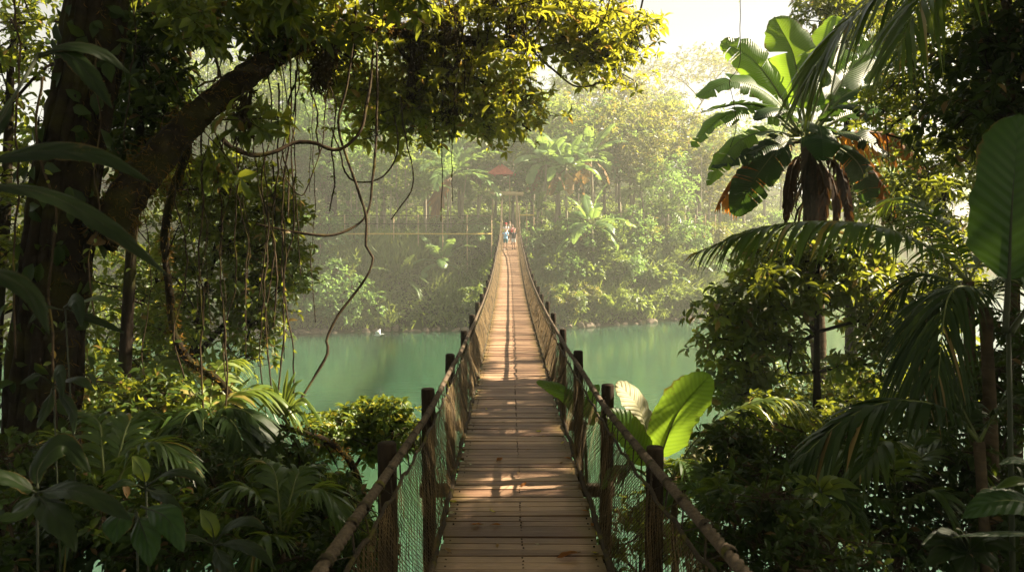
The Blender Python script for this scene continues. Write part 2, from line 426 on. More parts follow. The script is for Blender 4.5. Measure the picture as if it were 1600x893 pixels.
def rough_mat(name, a, b, c=None, scale=6, rough=.8, bump=.4, dist=.02, spec=.3, stretch=(1, 1, 1), moss=None, moss_p=.5, moss_scale=2.0, island=0.0):
    m, nt, N, L = new_mat(name)
    out = N.new('ShaderNodeOutputMaterial'); pr = N.new('ShaderNodeBsdfPrincipled'); L.new(pr.outputs[0], out.inputs['Surface'])
    tc = N.new('ShaderNodeTexCoord'); mp = N.new('ShaderNodeMapping'); mp.inputs['Scale'].default_value = stretch
    L.new(tc.outputs['Object'], mp.inputs['Vector'])
    n1 = N.new('ShaderNodeTexNoise'); n1.inputs['Scale'].default_value = scale; n1.inputs['Detail'].default_value = 6; n1.inputs['Roughness'].default_value = .65
    L.new(mp.outputs[0], n1.inputs['Vector'])
    cr = N.new('ShaderNodeValToRGB'); cr.color_ramp.elements[0].position = .3; cr.color_ramp.elements[1].position = .7
    cr.color_ramp.elements[0].color = rgb(a); cr.color_ramp.elements[1].color = rgb(b)
    if c is not None:
        e = cr.color_ramp.elements.new(.85); e.color = rgb(c)
    if island:
        geo = N.new('ShaderNodeNewGeometry')
        ad = N.new('ShaderNodeMath'); ad.operation = 'MULTIPLY_ADD'; ad.inputs[1].default_value = island
        L.new(geo.outputs['Random Per Island'], ad.inputs[0])
        a2 = N.new('ShaderNodeMath'); a2.operation = 'SUBTRACT'; a2.inputs[1].default_value = island / 2; L.new(n1.outputs['Fac'], a2.inputs[0])
        L.new(a2.outputs[0], ad.inputs[2]); L.new(ad.outputs[0], cr.inputs[0])
    else: L.new(n1.outputs['Fac'], cr.inputs[0])
    colr = cr.outputs[0]
    if moss is not None:
        n2 = N.new('ShaderNodeTexNoise'); n2.inputs['Scale'].default_value = moss_scale; n2.inputs['Detail'].default_value = 5
        L.new(tc.outputs['Object'], n2.inputs['Vector'])
        c2 = N.new('ShaderNodeValToRGB'); c2.color_ramp.elements[0].position = moss_p - .07; c2.color_ramp.elements[1].position = moss_p + .07
        L.new(n2.outputs['Fac'], c2.inputs[0])
        mx = N.new('ShaderNodeMix'); mx.data_type = 'RGBA'; mx.inputs[7].default_value = rgb(moss)
        L.new(c2.outputs[0], mx.inputs[0]); L.new(colr, mx.inputs[6]); colr = mx.outputs[2]
    L.new(colr, pr.inputs['Base Color'])
    pr.inputs['Roughness'].default_value = rough; pr.inputs['Specular IOR Level'].default_value = spec
    if bump:
        bp = N.new('ShaderNodeBump'); bp.inputs['Strength'].default_value = bump; bp.inputs['Distance'].default_value = dist
        L.new(n1.outputs['Fac'], bp.inputs['Height']); L.new(bp.outputs[0], pr.inputs['Normal'])
    return m

M = {}
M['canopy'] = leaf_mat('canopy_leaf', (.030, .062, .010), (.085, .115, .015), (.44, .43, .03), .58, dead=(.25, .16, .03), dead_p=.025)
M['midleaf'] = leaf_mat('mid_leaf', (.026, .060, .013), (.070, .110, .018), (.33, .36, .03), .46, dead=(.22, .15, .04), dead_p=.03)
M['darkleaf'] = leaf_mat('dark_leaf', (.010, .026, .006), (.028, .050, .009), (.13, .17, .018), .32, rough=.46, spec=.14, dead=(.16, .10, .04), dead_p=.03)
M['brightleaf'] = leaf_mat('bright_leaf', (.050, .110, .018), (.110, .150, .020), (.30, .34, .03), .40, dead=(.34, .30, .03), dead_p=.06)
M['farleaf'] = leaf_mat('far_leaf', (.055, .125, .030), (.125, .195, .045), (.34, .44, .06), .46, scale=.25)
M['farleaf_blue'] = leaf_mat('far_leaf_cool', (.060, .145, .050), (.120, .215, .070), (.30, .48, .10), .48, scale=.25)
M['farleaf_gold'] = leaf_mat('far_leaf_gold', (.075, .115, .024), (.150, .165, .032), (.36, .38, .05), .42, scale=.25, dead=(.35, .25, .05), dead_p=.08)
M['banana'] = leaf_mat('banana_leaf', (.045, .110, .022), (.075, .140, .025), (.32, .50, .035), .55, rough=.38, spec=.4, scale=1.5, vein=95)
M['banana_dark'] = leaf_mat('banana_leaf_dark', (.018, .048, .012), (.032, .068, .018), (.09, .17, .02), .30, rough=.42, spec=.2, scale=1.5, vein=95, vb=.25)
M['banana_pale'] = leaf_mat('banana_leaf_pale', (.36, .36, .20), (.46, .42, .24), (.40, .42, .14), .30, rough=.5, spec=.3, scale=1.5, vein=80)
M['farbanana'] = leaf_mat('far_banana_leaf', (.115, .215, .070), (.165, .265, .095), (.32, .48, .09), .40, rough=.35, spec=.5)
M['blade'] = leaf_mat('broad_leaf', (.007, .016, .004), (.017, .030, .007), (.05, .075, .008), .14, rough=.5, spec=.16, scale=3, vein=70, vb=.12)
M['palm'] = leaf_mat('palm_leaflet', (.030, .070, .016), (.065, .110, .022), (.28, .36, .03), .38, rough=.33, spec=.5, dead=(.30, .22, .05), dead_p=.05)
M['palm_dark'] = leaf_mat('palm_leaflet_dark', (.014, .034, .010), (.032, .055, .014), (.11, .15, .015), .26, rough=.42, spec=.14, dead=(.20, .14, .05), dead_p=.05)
M['palm_gold'] = leaf_mat('palm_leaflet_sunlit_tint', (.075, .130, .020), (.145, .190, .030), (.40, .46, .05), .40, rough=.34, spec=.5, dead=(.36, .30, .08), dead_p=.08)  # paler palm leaflet for lit fronds, sunlight put into the colour
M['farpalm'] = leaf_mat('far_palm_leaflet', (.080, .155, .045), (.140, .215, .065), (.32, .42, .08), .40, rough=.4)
M['strap'] = leaf_mat('strap_leaf', (.085, .150, .025), (.160, .210, .045), (.38, .46, .06), .36, rough=.32, spec=.5)
M['dead'] = leaf_mat('dead_frond', (.110, .050, .014), (.220, .105, .028), (.62, .24, .03), .5, rough=.7, spec=.15)
M['dead_dark'] = leaf_mat('dead_frond_dark', (.030, .018, .009), (.075, .042, .018), (.14, .06, .015), .35, rough=.75, spec=.1)
M['dead_pale'] = leaf_mat('withered_leaf', (.16, .10, .04), (.28, .19, .09), (.40, .24, .06), .35, rough=.7, spec=.15)
M['grass'] = leaf_mat('bank_grass', (.085, .150, .030), (.165, .225, .045), (.34, .42, .06), .42, scale=.5)
M['flower'] = leaf_mat('yellow_leaf', (.42, .38, .03), (.55, .50, .05), (.55, .5, .05), .4)
M['mossfuzz'] = leaf_mat('moss_fuzz', (.022, .026, .006), (.060, .048, .010), (.34, .19, .03), .40, rough=.9, spec=.05, dead=(.15, .08, .025), dead_p=.25)
M['rootfuzz'] = leaf_mat('hanging_roots', (.020, .018, .010), (.050, .038, .018), (.09, .06, .02), .2, rough=.9, spec=.05)
M['stem'] = rough_mat('green_stem', (.05, .075, .02), (.10, .12, .035), scale=8, rough=.5, bump=.1)
M['darkstem'] = rough_mat('dark_stem', (.012, .018, .006), (.030, .036, .012), scale=8, rough=.6, bump=.1)
M['rib'] = rough_mat('leaf_midrib', (.11, .14, .04), (.17, .19, .06), scale=8, rough=.5, bump=0)
M['deadrib'] = rough_mat('dead_rib', (.10, .06, .03), (.18, .11, .05), scale=8, rough=.7, bump=0)
M['bark'] = rough_mat('dark_bark', (.008, .006, .004), (.026, .018, .012), scale=9, rough=.9, bump=.9, dist=.03, stretch=(1, 1, .35), moss=(.026, .026, .007), moss_p=.58, spec=.06)
M['bark_moss'] = rough_mat('mossy_bark', (.007, .005, .003), (.022, .016, .010), scale=11, rough=.92, bump=.9, dist=.03, moss=(.026, .024, .006), moss_p=.54, moss_scale=3, spec=.06)
M['bark_thin'] = rough_mat('twig_bark', (.030, .022, .014), (.070, .050, .030), scale=12, rough=.85, bump=.4, spec=.06)
M['bark_pale'] = rough_mat('pale_bark', (.20, .17, .12), (.36, .31, .23), scale=3, rough=.85, bump=.3, stretch=(1, 1, .4))
M['vine'] = rough_mat('vine_bark', (.022, .016, .011), (.065, .045, .026), scale=14, rough=.85, bump=.5, dist=.01, moss=(.075, .060, .015), moss_p=.62, moss_scale=5, spec=.06)
M['palmtrunk'] = rough_mat('palm_trunk', (.050, .036, .022), (.12, .085, .05), scale=5, rough=.9, bump=.8, dist=.03, stretch=(1, 1, 3), spec=.06)
M['post'] = rough_mat('post_wood', (.016, .011, .007), (.045, .031, .020), scale=7, rough=.8, bump=.6, dist=.015, stretch=(3, 3, .35), moss=(.055, .055, .014), moss_p=.66, moss_scale=5, spec=.06)
M['beam'] = rough_mat('beam_wood', (.035, .025, .016), (.085, .060, .036), scale=7, rough=.85, bump=.5, dist=.01, stretch=(.3, 3, 3), moss=(.085, .080, .018), moss_p=.58, moss_scale=4)
M['rope'] = rough_mat('rope_fibre', (.055, .040, .028), (.150, .112, .078), scale=45, rough=.9, bump=.5, dist=.004, spec=.15)
M['cord'] = rough_mat('cord_fibre', (.030, .024, .018), (.085, .065, .045), scale=40, rough=.9, bump=.3, dist=.003, moss=(.10, .09, .02), moss_p=.60, moss_scale=6, spec=.06)
M['ground'] = rough_mat('forest_soil', (.020, .018, .010), (.055, .050, .022), scale=2.2, rough=.95, bump=.8, dist=.1, moss=(.030, .050, .014), moss_p=.5, moss_scale=.6, spec=.06)
M['stone'] = rough_mat('shore_stone', (.09, .07, .05), (.24, .19, .14), scale=3.5, rough=.85, bump=.6, dist=.05, moss=(.10, .11, .05), moss_p=.62, moss_scale=1.6, island=.25)
M['tin'] = rough_mat('red_roof', (.52, .10, .08), (.70, .19, .15), scale=3, rough=.6, bump=.2)
M['pole'] = rough_mat('weathered_pole', (.34, .24, .13), (.54, .39, .22), scale=4, rough=.8, bump=.3)
M['rail'] = rough_mat('yellow_rail', (.42, .30, .06), (.60, .44, .10), scale=4, rough=.7, bump=.2)
M['skin'] = rough_mat('skin', (.42, .26, .18), (.50, .32, .23), scale=6, rough=.55, bump=0)
M['bird'] = rough_mat('white_feather', (.72, .72, .70), (.82, .82, .80), scale=8, rough=.7, bump=0)
def flat_mat(name, c, rough=.8):
    return rough_mat(name, [x * .85 for x in c], [min(1, x * 1.1) for x in c], scale=5, rough=rough, bump=.15, dist=.02)
M['hair'] = flat_mat('hair', (.03, .02, .015)); M['hair_blond'] = flat_mat('fair_hair', (.34, .20, .09))
M['blue'] = flat_mat('blue_cloth', (.28, .55, .82)); M['black'] = flat_mat('black_cloth', (.03, .03, .035)); M['white'] = flat_mat('white_cloth', (.78, .76, .74))
M['red'] = flat_mat('red_cloth', (.62, .05, .06)); M['pink'] = flat_mat('pink_cloth', (.72, .42, .40)); M['teal'] = flat_mat('teal_cloth', (.05, .17, .20)); M['tan'] = flat_mat('tan_cloth', (.40, .33, .26))

# net: two sided cord that lets a little light through
m, nt, N, L = new_mat('net_cord'); M['net'] = m
out = N.new('ShaderNodeOutputMaterial'); pr = N.new('ShaderNodeBsdfPrincipled'); tr = N.new('ShaderNodeBsdfTranslucent'); ms = N.new('ShaderNodeMixShader')
tc = N.new('ShaderNodeTexCoord'); n1 = N.new('ShaderNodeTexNoise'); n1.inputs['Scale'].default_value = 2.5; n1.inputs['Detail'].default_value = 4
L.new(tc.outputs['Object'], n1.inputs['Vector'])
cr = N.new('ShaderNodeValToRGB'); cr.color_ramp.elements[0].position = .35; cr.color_ramp.elements[1].position = .68
cr.color_ramp.elements[0].color = (.055, .038, .018, 1); cr.color_ramp.elements[1].color = (.19, .128, .056, 1)
L.new(n1.outputs['Fac'], cr.inputs[0]); L.new(cr.outputs[0], pr.inputs['Base Color']); L.new(cr.outputs[0], tr.inputs['Color'])
pr.inputs['Roughness'].default_value = .8; pr.inputs['Specular IOR Level'].default_value = .2; ms.inputs[0].default_value = .2
L.new(pr.outputs[0], ms.inputs[1]); L.new(tr.outputs[0], ms.inputs[2]); L.new(ms.outputs[0], out.inputs['Surface'])

# deck boards: grain along the board, each board its own tone, moss and wear along the edges, damp dark patches
m, nt, N, L = new_mat('deck_board'); M['deck'] = m
out = N.new('ShaderNodeOutputMaterial'); pr = N.new('ShaderNodeBsdfPrincipled'); L.new(pr.outputs[0], out.inputs['Surface'])
tc = N.new('ShaderNodeTexCoord'); geo = N.new('ShaderNodeNewGeometry'); at = N.new('ShaderNodeAttribute'); at.attribute_name = 'luv'
mp = N.new('ShaderNodeMapping'); mp.inputs['Scale'].default_value = (1.2, 28, 8); L.new(tc.outputs['Object'], mp.inputs['Vector'])
n1 = N.new('ShaderNodeTexNoise'); n1.inputs['Scale'].default_value = 2.0; n1.inputs['Detail'].default_value = 6; n1.inputs['Roughness'].default_value = .7; L.new(mp.outputs[0], n1.inputs['Vector'])
ad = N.new('ShaderNodeMath'); ad.operation = 'MULTIPLY_ADD'; ad.inputs[1].default_value = .58; L.new(geo.outputs['Random Per Island'], ad.inputs[0])
a2 = N.new('ShaderNodeMath'); a2.operation = 'SUBTRACT'; a2.inputs[1].default_value = .29; L.new(n1.outputs['Fac'], a2.inputs[0]); L.new(a2.outputs[0], ad.inputs[2])
cr = N.new('ShaderNodeValToRGB'); cr.color_ramp.elements[0].position = .22; cr.color_ramp.elements[1].position = .8
cr.color_ramp.elements[0].color = (.15, .078, .044, 1); cr.color_ramp.elements[1].color = (.47, .305, .19, 1); L.new(ad.outputs[0], cr.inputs[0])
n3 = N.new('ShaderNodeTexNoise'); n3.inputs['Scale'].default_value = 1.1; n3.inputs['Detail'].default_value = 5; L.new(tc.outputs['Object'], n3.inputs['Vector'])
dm = N.new('ShaderNodeMapRange'); dm.inputs[1].default_value = .35; dm.inputs[2].default_value = .65; dm.inputs[3].default_value = .70; dm.inputs[4].default_value = 1.08; L.new(n3.outputs['Fac'], dm.inputs[0])
mu = N.new('ShaderNodeMix'); mu.data_type = 'RGBA'; mu.blend_type = 'MULTIPLY'; mu.inputs[0].default_value = 1; L.new(cr.outputs[0], mu.inputs[6]); L.new(dm.outputs[0], mu.inputs[7])
sx = N.new('ShaderNodeSeparateXYZ'); L.new(at.outputs['Vector'], sx.inputs[0])
ab = N.new('ShaderNodeMath'); ab.operation = 'ABSOLUTE'; L.new(sx.outputs[0], ab.inputs[0])
n2 = N.new('ShaderNodeTexNoise'); n2.inputs['Scale'].default_value = 3.2; n2.inputs['Detail'].default_value = 6; L.new(tc.outputs['Object'], n2.inputs['Vector'])
e1 = N.new('ShaderNodeMath'); e1.operation = 'MULTIPLY_ADD'; e1.inputs[1].default_value = .55; L.new(n2.outputs['Fac'], e1.inputs[0]); L.new(ab.outputs[0], e1.inputs[2])
e2 = N.new('ShaderNodeMapRange'); e2.inputs[1].default_value = .96; e2.inputs[2].default_value = 1.24; e2.inputs[3].default_value = 0; e2.inputs[4].default_value = .85; L.new(e1.outputs[0], e2.inputs[0])
mc = N.new('ShaderNodeMix'); mc.data_type = 'RGBA'; mc.inputs[6].default_value = (.11, .060, .022, 1); mc.inputs[7].default_value = (.15, .115, .016, 1); L.new(n3.outputs['Fac'], mc.inputs[0])
mx = N.new('ShaderNodeMix'); mx.data_type = 'RGBA'; L.new(e2.outputs[0], mx.inputs[0]); L.new(mu.outputs[2], mx.inputs[6]); L.new(mc.outputs[2], mx.inputs[7])
L.new(mx.outputs[2], pr.inputs['Base Color']); pr.inputs['Roughness'].default_value = .62; pr.inputs['Specular IOR Level'].default_value = .35
# two shallow grooves in every board
gm = N.new('ShaderNodeMath'); gm.operation = 'MULTIPLY'; gm.inputs[1].default_value = 3 * 2 * math.pi; L.new(sx.outputs[1], gm.inputs[0])
gc = N.new('ShaderNodeMath'); gc.operation = 'COSINE'; L.new(gm.outputs[0], gc.inputs[0])
gp = N.new('ShaderNodeMapRange'); gp.inputs[1].default_value = .80; gp.inputs[2].default_value = 1; gp.inputs[3].default_value = 0; gp.inputs[4].default_value = -1.2; L.new(gc.outputs[0], gp.inputs[0])
gs = N.new('ShaderNodeMath'); gs.operation = 'ADD'; L.new(gp.outputs[0], gs.inputs[0]); L.new(n1.outputs['Fac'], gs.inputs[1])
bp = N.new('ShaderNodeBump'); bp.inputs['Strength'].default_value = .6; bp.inputs['Distance'].default_value = .006; L.new(gs.outputs[0], bp.inputs['Height']); L.new(bp.outputs[0], pr.inputs['Normal'])

# river: murky green body colour under a rippled surface
m, nt, N, L = new_mat('river_water'); M['water'] = m
out = N.new('ShaderNodeOutputMaterial'); pr = N.new('ShaderNodeBsdfPrincipled'); L.new(pr.outputs[0], out.inputs['Surface'])
tc = N.new('ShaderNodeTexCoord'); mp = N.new('ShaderNodeMapping'); mp.inputs['Rotation'].default_value = (0, 0, R(25)); mp.inputs['Scale'].default_value = (.55, 1.6, 1); L.new(tc.outputs['Object'], mp.inputs['Vector'])
w1 = N.new('ShaderNodeTexNoise'); w1.inputs['Scale'].default_value = 1.7; w1.inputs['Detail'].default_value = 4; w1.inputs['Roughness'].default_value = .6; L.new(mp.outputs[0], w1.inputs['Vector'])
w2 = N.new('ShaderNodeTexNoise'); w2.inputs['Scale'].default_value = .05; w2.inputs['Detail'].default_value = 3; L.new(tc.outputs['Object'], w2.inputs['Vector'])
cw = N.new('ShaderNodeMix'); cw.data_type = 'RGBA'; cw.inputs[6].default_value = (.022, .070, .036, 1); cw.inputs[7].default_value = (.029, .086, .045, 1); L.new(w2.outputs['Fac'], cw.inputs[0])
L.new(cw.outputs[2], pr.inputs['Base Color']); pr.inputs['Roughness'].default_value = .07; pr.inputs['IOR'].default_value = 1.33
pr.inputs['Subsurface Weight'].default_value = 1.0; pr.inputs['Subsurface Radius'].default_value = (.6, 1.0, .8); pr.inputs['Subsurface Scale'].default_value = 28.0
bp = N.new('ShaderNodeBump'); bp.inputs['Strength'].default_value = .25; bp.inputs['Distance'].default_value = .04; L.new(w1.outputs['Fac'], bp.inputs['Height']); L.new(bp.outputs[0], pr.inputs['Normal'])

# haze
m, nt, N, L = new_mat('haze_air'); M['haze'] = m
out = N.new('ShaderNodeOutputMaterial'); pv = N.new('ShaderNodeVolumePrincipled'); L.new(pv.outputs[0], out.inputs['Volume'])
pv.inputs['Color'].default_value = (.92, .93, .82, 1); pv.inputs['Density'].default_value = HAZE; pv.inputs['Anisotropy'].default_value = .20
# ------------------------------------------------------------------ terrain, water
def shore(x): return np.interp(x, [-90, -40, -18, 5, 19, 40, 80, 120], [60, 63, 66, 69, 77, 98, 140, 175])
def edge_near(x): return np.interp(x, [-90, -12, -4, -2, 3, 5, 14, 30, 120], [20, 17, 15, 10.5, 10.5, 15, 17, 16, 20])
def ground_z(x, y):
    u = y - shore(x)
    far = np.interp(u, [-20, -3, 0, .6, 6, 9, 40, 75, 100], [-3, -1.5, -.05, .55, 6.6, 7.4, 12, 20, 24])
    v = edge_near(x) - y
    near = np.interp(v, [-12, -4, 0, 3, 16, 60], [-3, -1.6, 0, 1.5, 6.2, 8.0])
    return np.maximum(far, near)

rng = np.random.default_rng(1)
gx, gy = np.linspace(-88, 112, 190), np.linspace(-28, 186, 210)
X, Y = np.meshgrid(gx, gy); Z = ground_z(X, Y)
bump = sum(np.sin(X * a + c) * np.cos(Y * b - c) for a, b, c in ((.9, 1.1, .3), (.45, .6, 1.7), (1.7, 1.3, 2.2))) * .12
Z = Z + bump * (Z > .3)
mb = MB(); n, k = X.shape
g = (np.arange(n - 1)[:, None] * k + np.arange(k - 1)[None]).ravel()
mb.add(np.stack([X, Y, Z], -1).reshape(-1, 3), np.stack([g, g + 1, g + k + 1, g + k], -1))
tag(mb.build('ground', M['ground']), kind='structure')
mb = MB(); mb.add([[-87, -5, 0], [111, -5, 0], [111, 180, 0], [-87, 180, 0]], np.array([[0, 1, 2, 3]]))
tag(mb.build('river_water', M['water']), kind='structure')

# ------------------------------------------------------------------ the bridge
BX = 0.1
_d = np.array([2, 4, 6.41, 7.74, 10.2, 13.3, 16, 20, 27.3, 34, 40.7, 48, 58.3, 62.5, 68, 72, 76])
_z = np.array([-2.66, -2.70, -2.75, -2.78, -2.86, -2.98, -3.03, -3.10, -3.18, -3.18, -3.09, -2.78, -2.1, -1.75, -1.25, -.95, -.75])
_c = np.polyfit(_d, _z, 6)
def deck_z(y): return CAMZ + np.polyval(_c, y)
_hy = np.linspace(1, 75, 400)
_hh = np.interp(_hy, [1, 3.5, 5.4, 8, 14, 25, 48, 58, 63, 67, 71, 75], [1.32, 1.20, 1.05, .92, .85, .82, .80, .85, 1.05, 1.7, 2.7, 3.75])
_k = np.exp(-np.linspace(-2, 2, 21) ** 2); _k /= _k.sum()
_hh = np.convolve(np.pad(_hh, 10, mode='edge'), _k, 'valid')
def rope_h(y): return np.interp(y, _hy, _hh)
def lat(y, a): return np.interp(y, [0, 52, 75], [a, a, a * .76])

bridge = thing('suspension_footbridge', 'long sagging wooden footbridge with rope rails crossing the green river', 'bridge', (BX, 2.0, float(deck_z(2.0))))
rng = np.random.default_rng(2)
# deck boards
mb = MB(); pitch = .145
ys = np.arange(2.0, 76.2, pitch); m = len(ys)
w = pitch - .010 - rng.uniform(0, .006, m) - .010 * (rng.uniform(0, 1, m) < .35)
hx = .70 + rng.normal(0, .016, (m, 2)); sk = rng.normal(0, .0045, (m, 2)); zz = rng.normal(0, .004, (m, 2))
V = np.zeros((m, 8, 3)); U = np.zeros((m, 8, 3))
for i, (a, b, c) in enumerate([(a, b, c) for a in (-1, 1) for b in (-1, 1) for c in (0, 1)]):
    ia = 0 if a < 0 else 1
    V[:, i, 0] = BX + a * hx[:, ia]
    V[:, i, 1] = ys + b * w / 2 + sk[:, ia]
    V[:, i, 2] = deck_z(V[:, i, 1]) - (0 if c else .035) + zz[:, ia]
    U[:, i, 0] = a; U[:, i, 1] = (b + 1) / 2
F = np.array([[0, 1, 3, 2], [4, 6, 7, 5], [0, 4, 5, 1], [2, 3, 7, 6], [0, 2, 6, 4], [1, 5, 7, 3]])
mb.add(V.reshape(-1, 3), (np.arange(m)[:, None, None] * 8 + F[None]).reshape(-1, 4), 0, U.reshape(-1, 3))
for lx in (-.62, .015, .64):
    for dy in ((-.035, .035) if lx == .015 else (0,)):
        yy = ys[ys < 30] + dy; a = np.stack([BX + lx + rng.normal(0, .004, len(yy)), yy, deck_z(yy) - .01], -1)
        b = a.copy(); b[:, 2] += .0125
        sticks(mb, a, b, .0085, .0085, 6, 1)
mb.add(b[:, None, :].repeat(1, 1).reshape(-1, 3)[:0], np.zeros((0, 3), int), 1)
mb.build('deck', [M['deck'], M['post']], bridge, smooth=False)
# long bearers and cables below the deck
yy = np.arange(1.5, 76.5, .5)
for lx in (-.5, .5):
    mb = MB()
    for a, b in zip(yy[:-1], yy[1:]):
        box(mb, (BX + lx, (a + b) / 2, deck_z((a + b) / 2) - .10), (.10, .497, .12))
    mb.build('bearer', M['beam'], bridge, smooth=False)
# posts and crossbeams
post_y = [2.6, 5.95, 9.05, 12.5, 16.3, 20.0, 23.6, 27.2, 30.8, 34.4, 38, 41.6, 45.2, 48.8, 52.4, 56, 59.6, 63.2]
for i, y in enumerate(post_y):
    z = float(deck_z(y))
    mb = MB(); box(mb, (BX + rng.normal(0, .03), y + .16, z - .245), (2.26 + rng.normal(0, .04), .13, .14), bev=.012)
    mb.build('crossbeam', M['beam'], bridge, smooth=False)
    for sd in (-1, 1):
        ht = float(rope_h(y)) + (.08 if y < 58 else -.05) + rng.normal(0, .02)
        b = np.array([BX + sd * 1.02 * (lat(y, 1)), y, z - 1.15]); tp = np.array([BX + sd * (1.02 + rng.normal(0, .012)) * lat(y, 1), y + rng.normal(0, .012), z + ht])
        mb = MB(); pth = np.array([b + (tp - b) * t for t in np.linspace(0, 1, 12)] + [tp + np.array([0, 0, .012])])
        rr = .074 + rng.normal(0, .003); r = np.concatenate([np.full(11, rr), [rr * .99, rr * .86]])
        tube(mb, pth, r, 14, 0, lump=.02, rng=rng)
        if y < 26:
            for zz_ in (.12, .22):
                q = tp - np.array([0, 0, zz_]); dirv = np.array([-sd * .5, -1, 0]); dirv /= np.linalg.norm(dirv)
                sticks(mb, [q + dirv * rr * .9], [q + dirv * (rr + .012)], .011, .009, 6, 1)
        mb.build('post', [M['post'], M['rope']], bridge, smooth=False if False else True)
# ropes
def rope_path(sd, off, y0=1.0, y1=75.0, step=.3, drop=0.0):
    y = np.arange(y0, y1 + 1e-6, step)
    return np.stack([BX + sd * lat(y, off), y, deck_z(y) + rope_h(y) - drop * np.clip((75 - y) / 10, 0, 1)], -1)
def twisted(mb, p, r, sides=16, pitch=.21, strands=3, mi=0):
    T, N, B = frames(p); s = np.concatenate([[0], np.cumsum(np.linalg.norm(np.diff(p, axis=0), axis=1))])
    a = np.linspace(0, 2 * math.pi, sides, endpoint=False)
    rr = r * (.62 + .44 * np.abs(np.cos(strands / 2 * (a[None] - 2 * math.pi * s[:, None] / pitch))))
    V = p[:, None] + rr[..., None] * (np.cos(a)[None, :, None] * N[:, None] + np.sin(a)[None, :, None] * B[:, None])
    i = np.arange(len(p) - 1)[:, None] * sides; j = np.arange(sides)[None]; k = (j + 1) % sides
    mb.add(V.reshape(-1, 3), np.stack([i + j, i + k, i + sides + k, i + sides + j], -1).reshape(-1, 4), mi)
for sd in (-1, 1):
    mb = MB(); wob = lambda p: p + np.stack([np.sin(p[:, 1] * 1.1 + sd) * .004, p[:, 1] * 0, np.sin(p[:, 1] * 1.3) * .004], -1)
    twisted(mb, wob(rope_path(sd, .92, 1.0, 24, .016)), .031, 18, .24)
    tube(mb, wob(rope_path(sd, .92, 24, 75, .25)), .030, 8)
    hr = mb.build('hand_rope', M['rope'], bridge)
    mb = MB(); yy = np.arange(1.3, 70, .46) + rng.normal(0, .06, len(np.arange(1.3, 70, .46)))
    c = np.stack([BX + sd * lat(yy, .92), yy, deck_z(yy) + rope_h(yy)], -1)
    for off in (-.016, 0, .016):
        sticks(mb, c + [0, off - .009, 0], c + [0, off + .009, 0], .038, .038, 9)
    lo = c + np.stack([np.full(len(yy), -sd * .015), rng.normal(0, .05, len(yy)), np.full(len(yy), -.17)], -1)
    sticks(mb, c, lo, .006, .006, 4)
    sticks(mb, c[:-1] + [0, .02, 0], lo[1:], .004, .004, 3)
    mb.build('rope_lashing', M['cord'], hr)
    mb = MB(); y = np.arange(1.0, 72, .1)
    sag = .016 * np.sin(y * 6.8 + sd) + .008 * np.sin(y * 15.1)
    p = np.stack([BX + sd * lat(y, .90), y, deck_z(y) + rope_h(y) * np.interp(y, [0, 60, 72], [1, 1, .6]) - .17 + sag], -1)
    tube(mb, p, .014, 6, lump=.1, rng=rng); mb.build('net_rope', M['cord'], bridge)
    mb = MB(); p = np.stack([BX + sd * (.722 + .006 * np.sin(y * 5)), y, deck_z(y) + .02 + .012 * np.sin(y * 7.3)], -1)
    tube(mb, p, .028, 7, lump=.16, rng=rng)
    # moss tufts that sit along the edge cord
    q = np.repeat(p[y < 30], 5, 0) + rng.normal(0, .014, (5 * (y < 30).sum(), 3))
    keep = np.sin(q[:, 1] * 2.1 + sd) + np.sin(q[:, 1] * .83) + rng.normal(0, .7, len(q)) > .5
    q = q[keep]; place_leaves(mb, LEAF_STRAP, q, rng.normal(0, 1, q.shape) + [0, 0, .3], rng.normal(0, 1, q.shape), rng.uniform(.02, .05, len(q)), .16, 1)
    mb.build('edge_rope', [M['cord'], M['mossfuzz']], bridge)
    # netting
    mb = MB(); nseg = 9; t = np.linspace(0, 1, nseg + 1)
    for fam in (-1, 1):
        for y0, y1, cell, rad in ((1.0, 22, .060, .0029), (22, 72, .10, .0050)):
            k0 = np.arange(y0, y1, cell); k0 = k0 + rng.normal(0, cell * .03, len(k0))
            yy = k0[:, None] + fam * (t[None] - .5) * 1.15 + rng.normal(0, .004, (len(k0), nseg + 1))
            yy = np.clip(yy, 1.0, 72.5)
            top = rope_h(yy) * np.interp(yy, [0, 60, 72], [1, 1, .6]) - .17
            bow = .03 * np.sin(np.pi * t)[None] * np.sin(yy * 1.7 + sd) + rng.normal(0, .004, yy.shape)
            x = BX + sd * ((.725 * (1 - t[None]) + .90 * t[None]) * lat(yy, 1) + bow)
            z = deck_z(yy) + .02 + t[None] * (top - .02)
            p = np.stack([x, yy, z], -1)
            sticks(mb, p[:, :-1].reshape(-1, 3), p[:, 1:].reshape(-1, 3), rad, rad, 3)
    mb.build('netting', M['net'], bridge, smooth=False)
# portal at the far end
pz = float(deck_z(75)); portal = bpy.data.objects.new('portal', None); col.objects.link(portal); portal.parent = bridge
portal.location = Vector((0, 73.0, pz - float(deck_z(2.0))))
for lx in (-.74, .62):
    mb = MB(); tube(mb, smooth_path([(BX + lx, 75, pz - 2.5), (BX + lx * 1.02, 75, pz + 1), (BX + lx, 75, 11.82)], 8), .10, 9); mb.build('pole', M['pole'], portal)
mb = MB(); tube(mb, smooth_path([(-1.86, 75, 11.9), (-.3, 75, 11.95), (1.36, 75, 11.88)], 8), .19, 9); mb.build('lintel', M['pole'], portal)
# landing the deck runs on to
mb = MB()
for i in range(22): box(mb, (BX + rng.normal(0, .02), 76.25 + i * .146, float(deck_z(76.1)) - .02), (2.1, .135, .04))
tag(mb.build('landing', M['beam'], smooth=False), kind='structure')

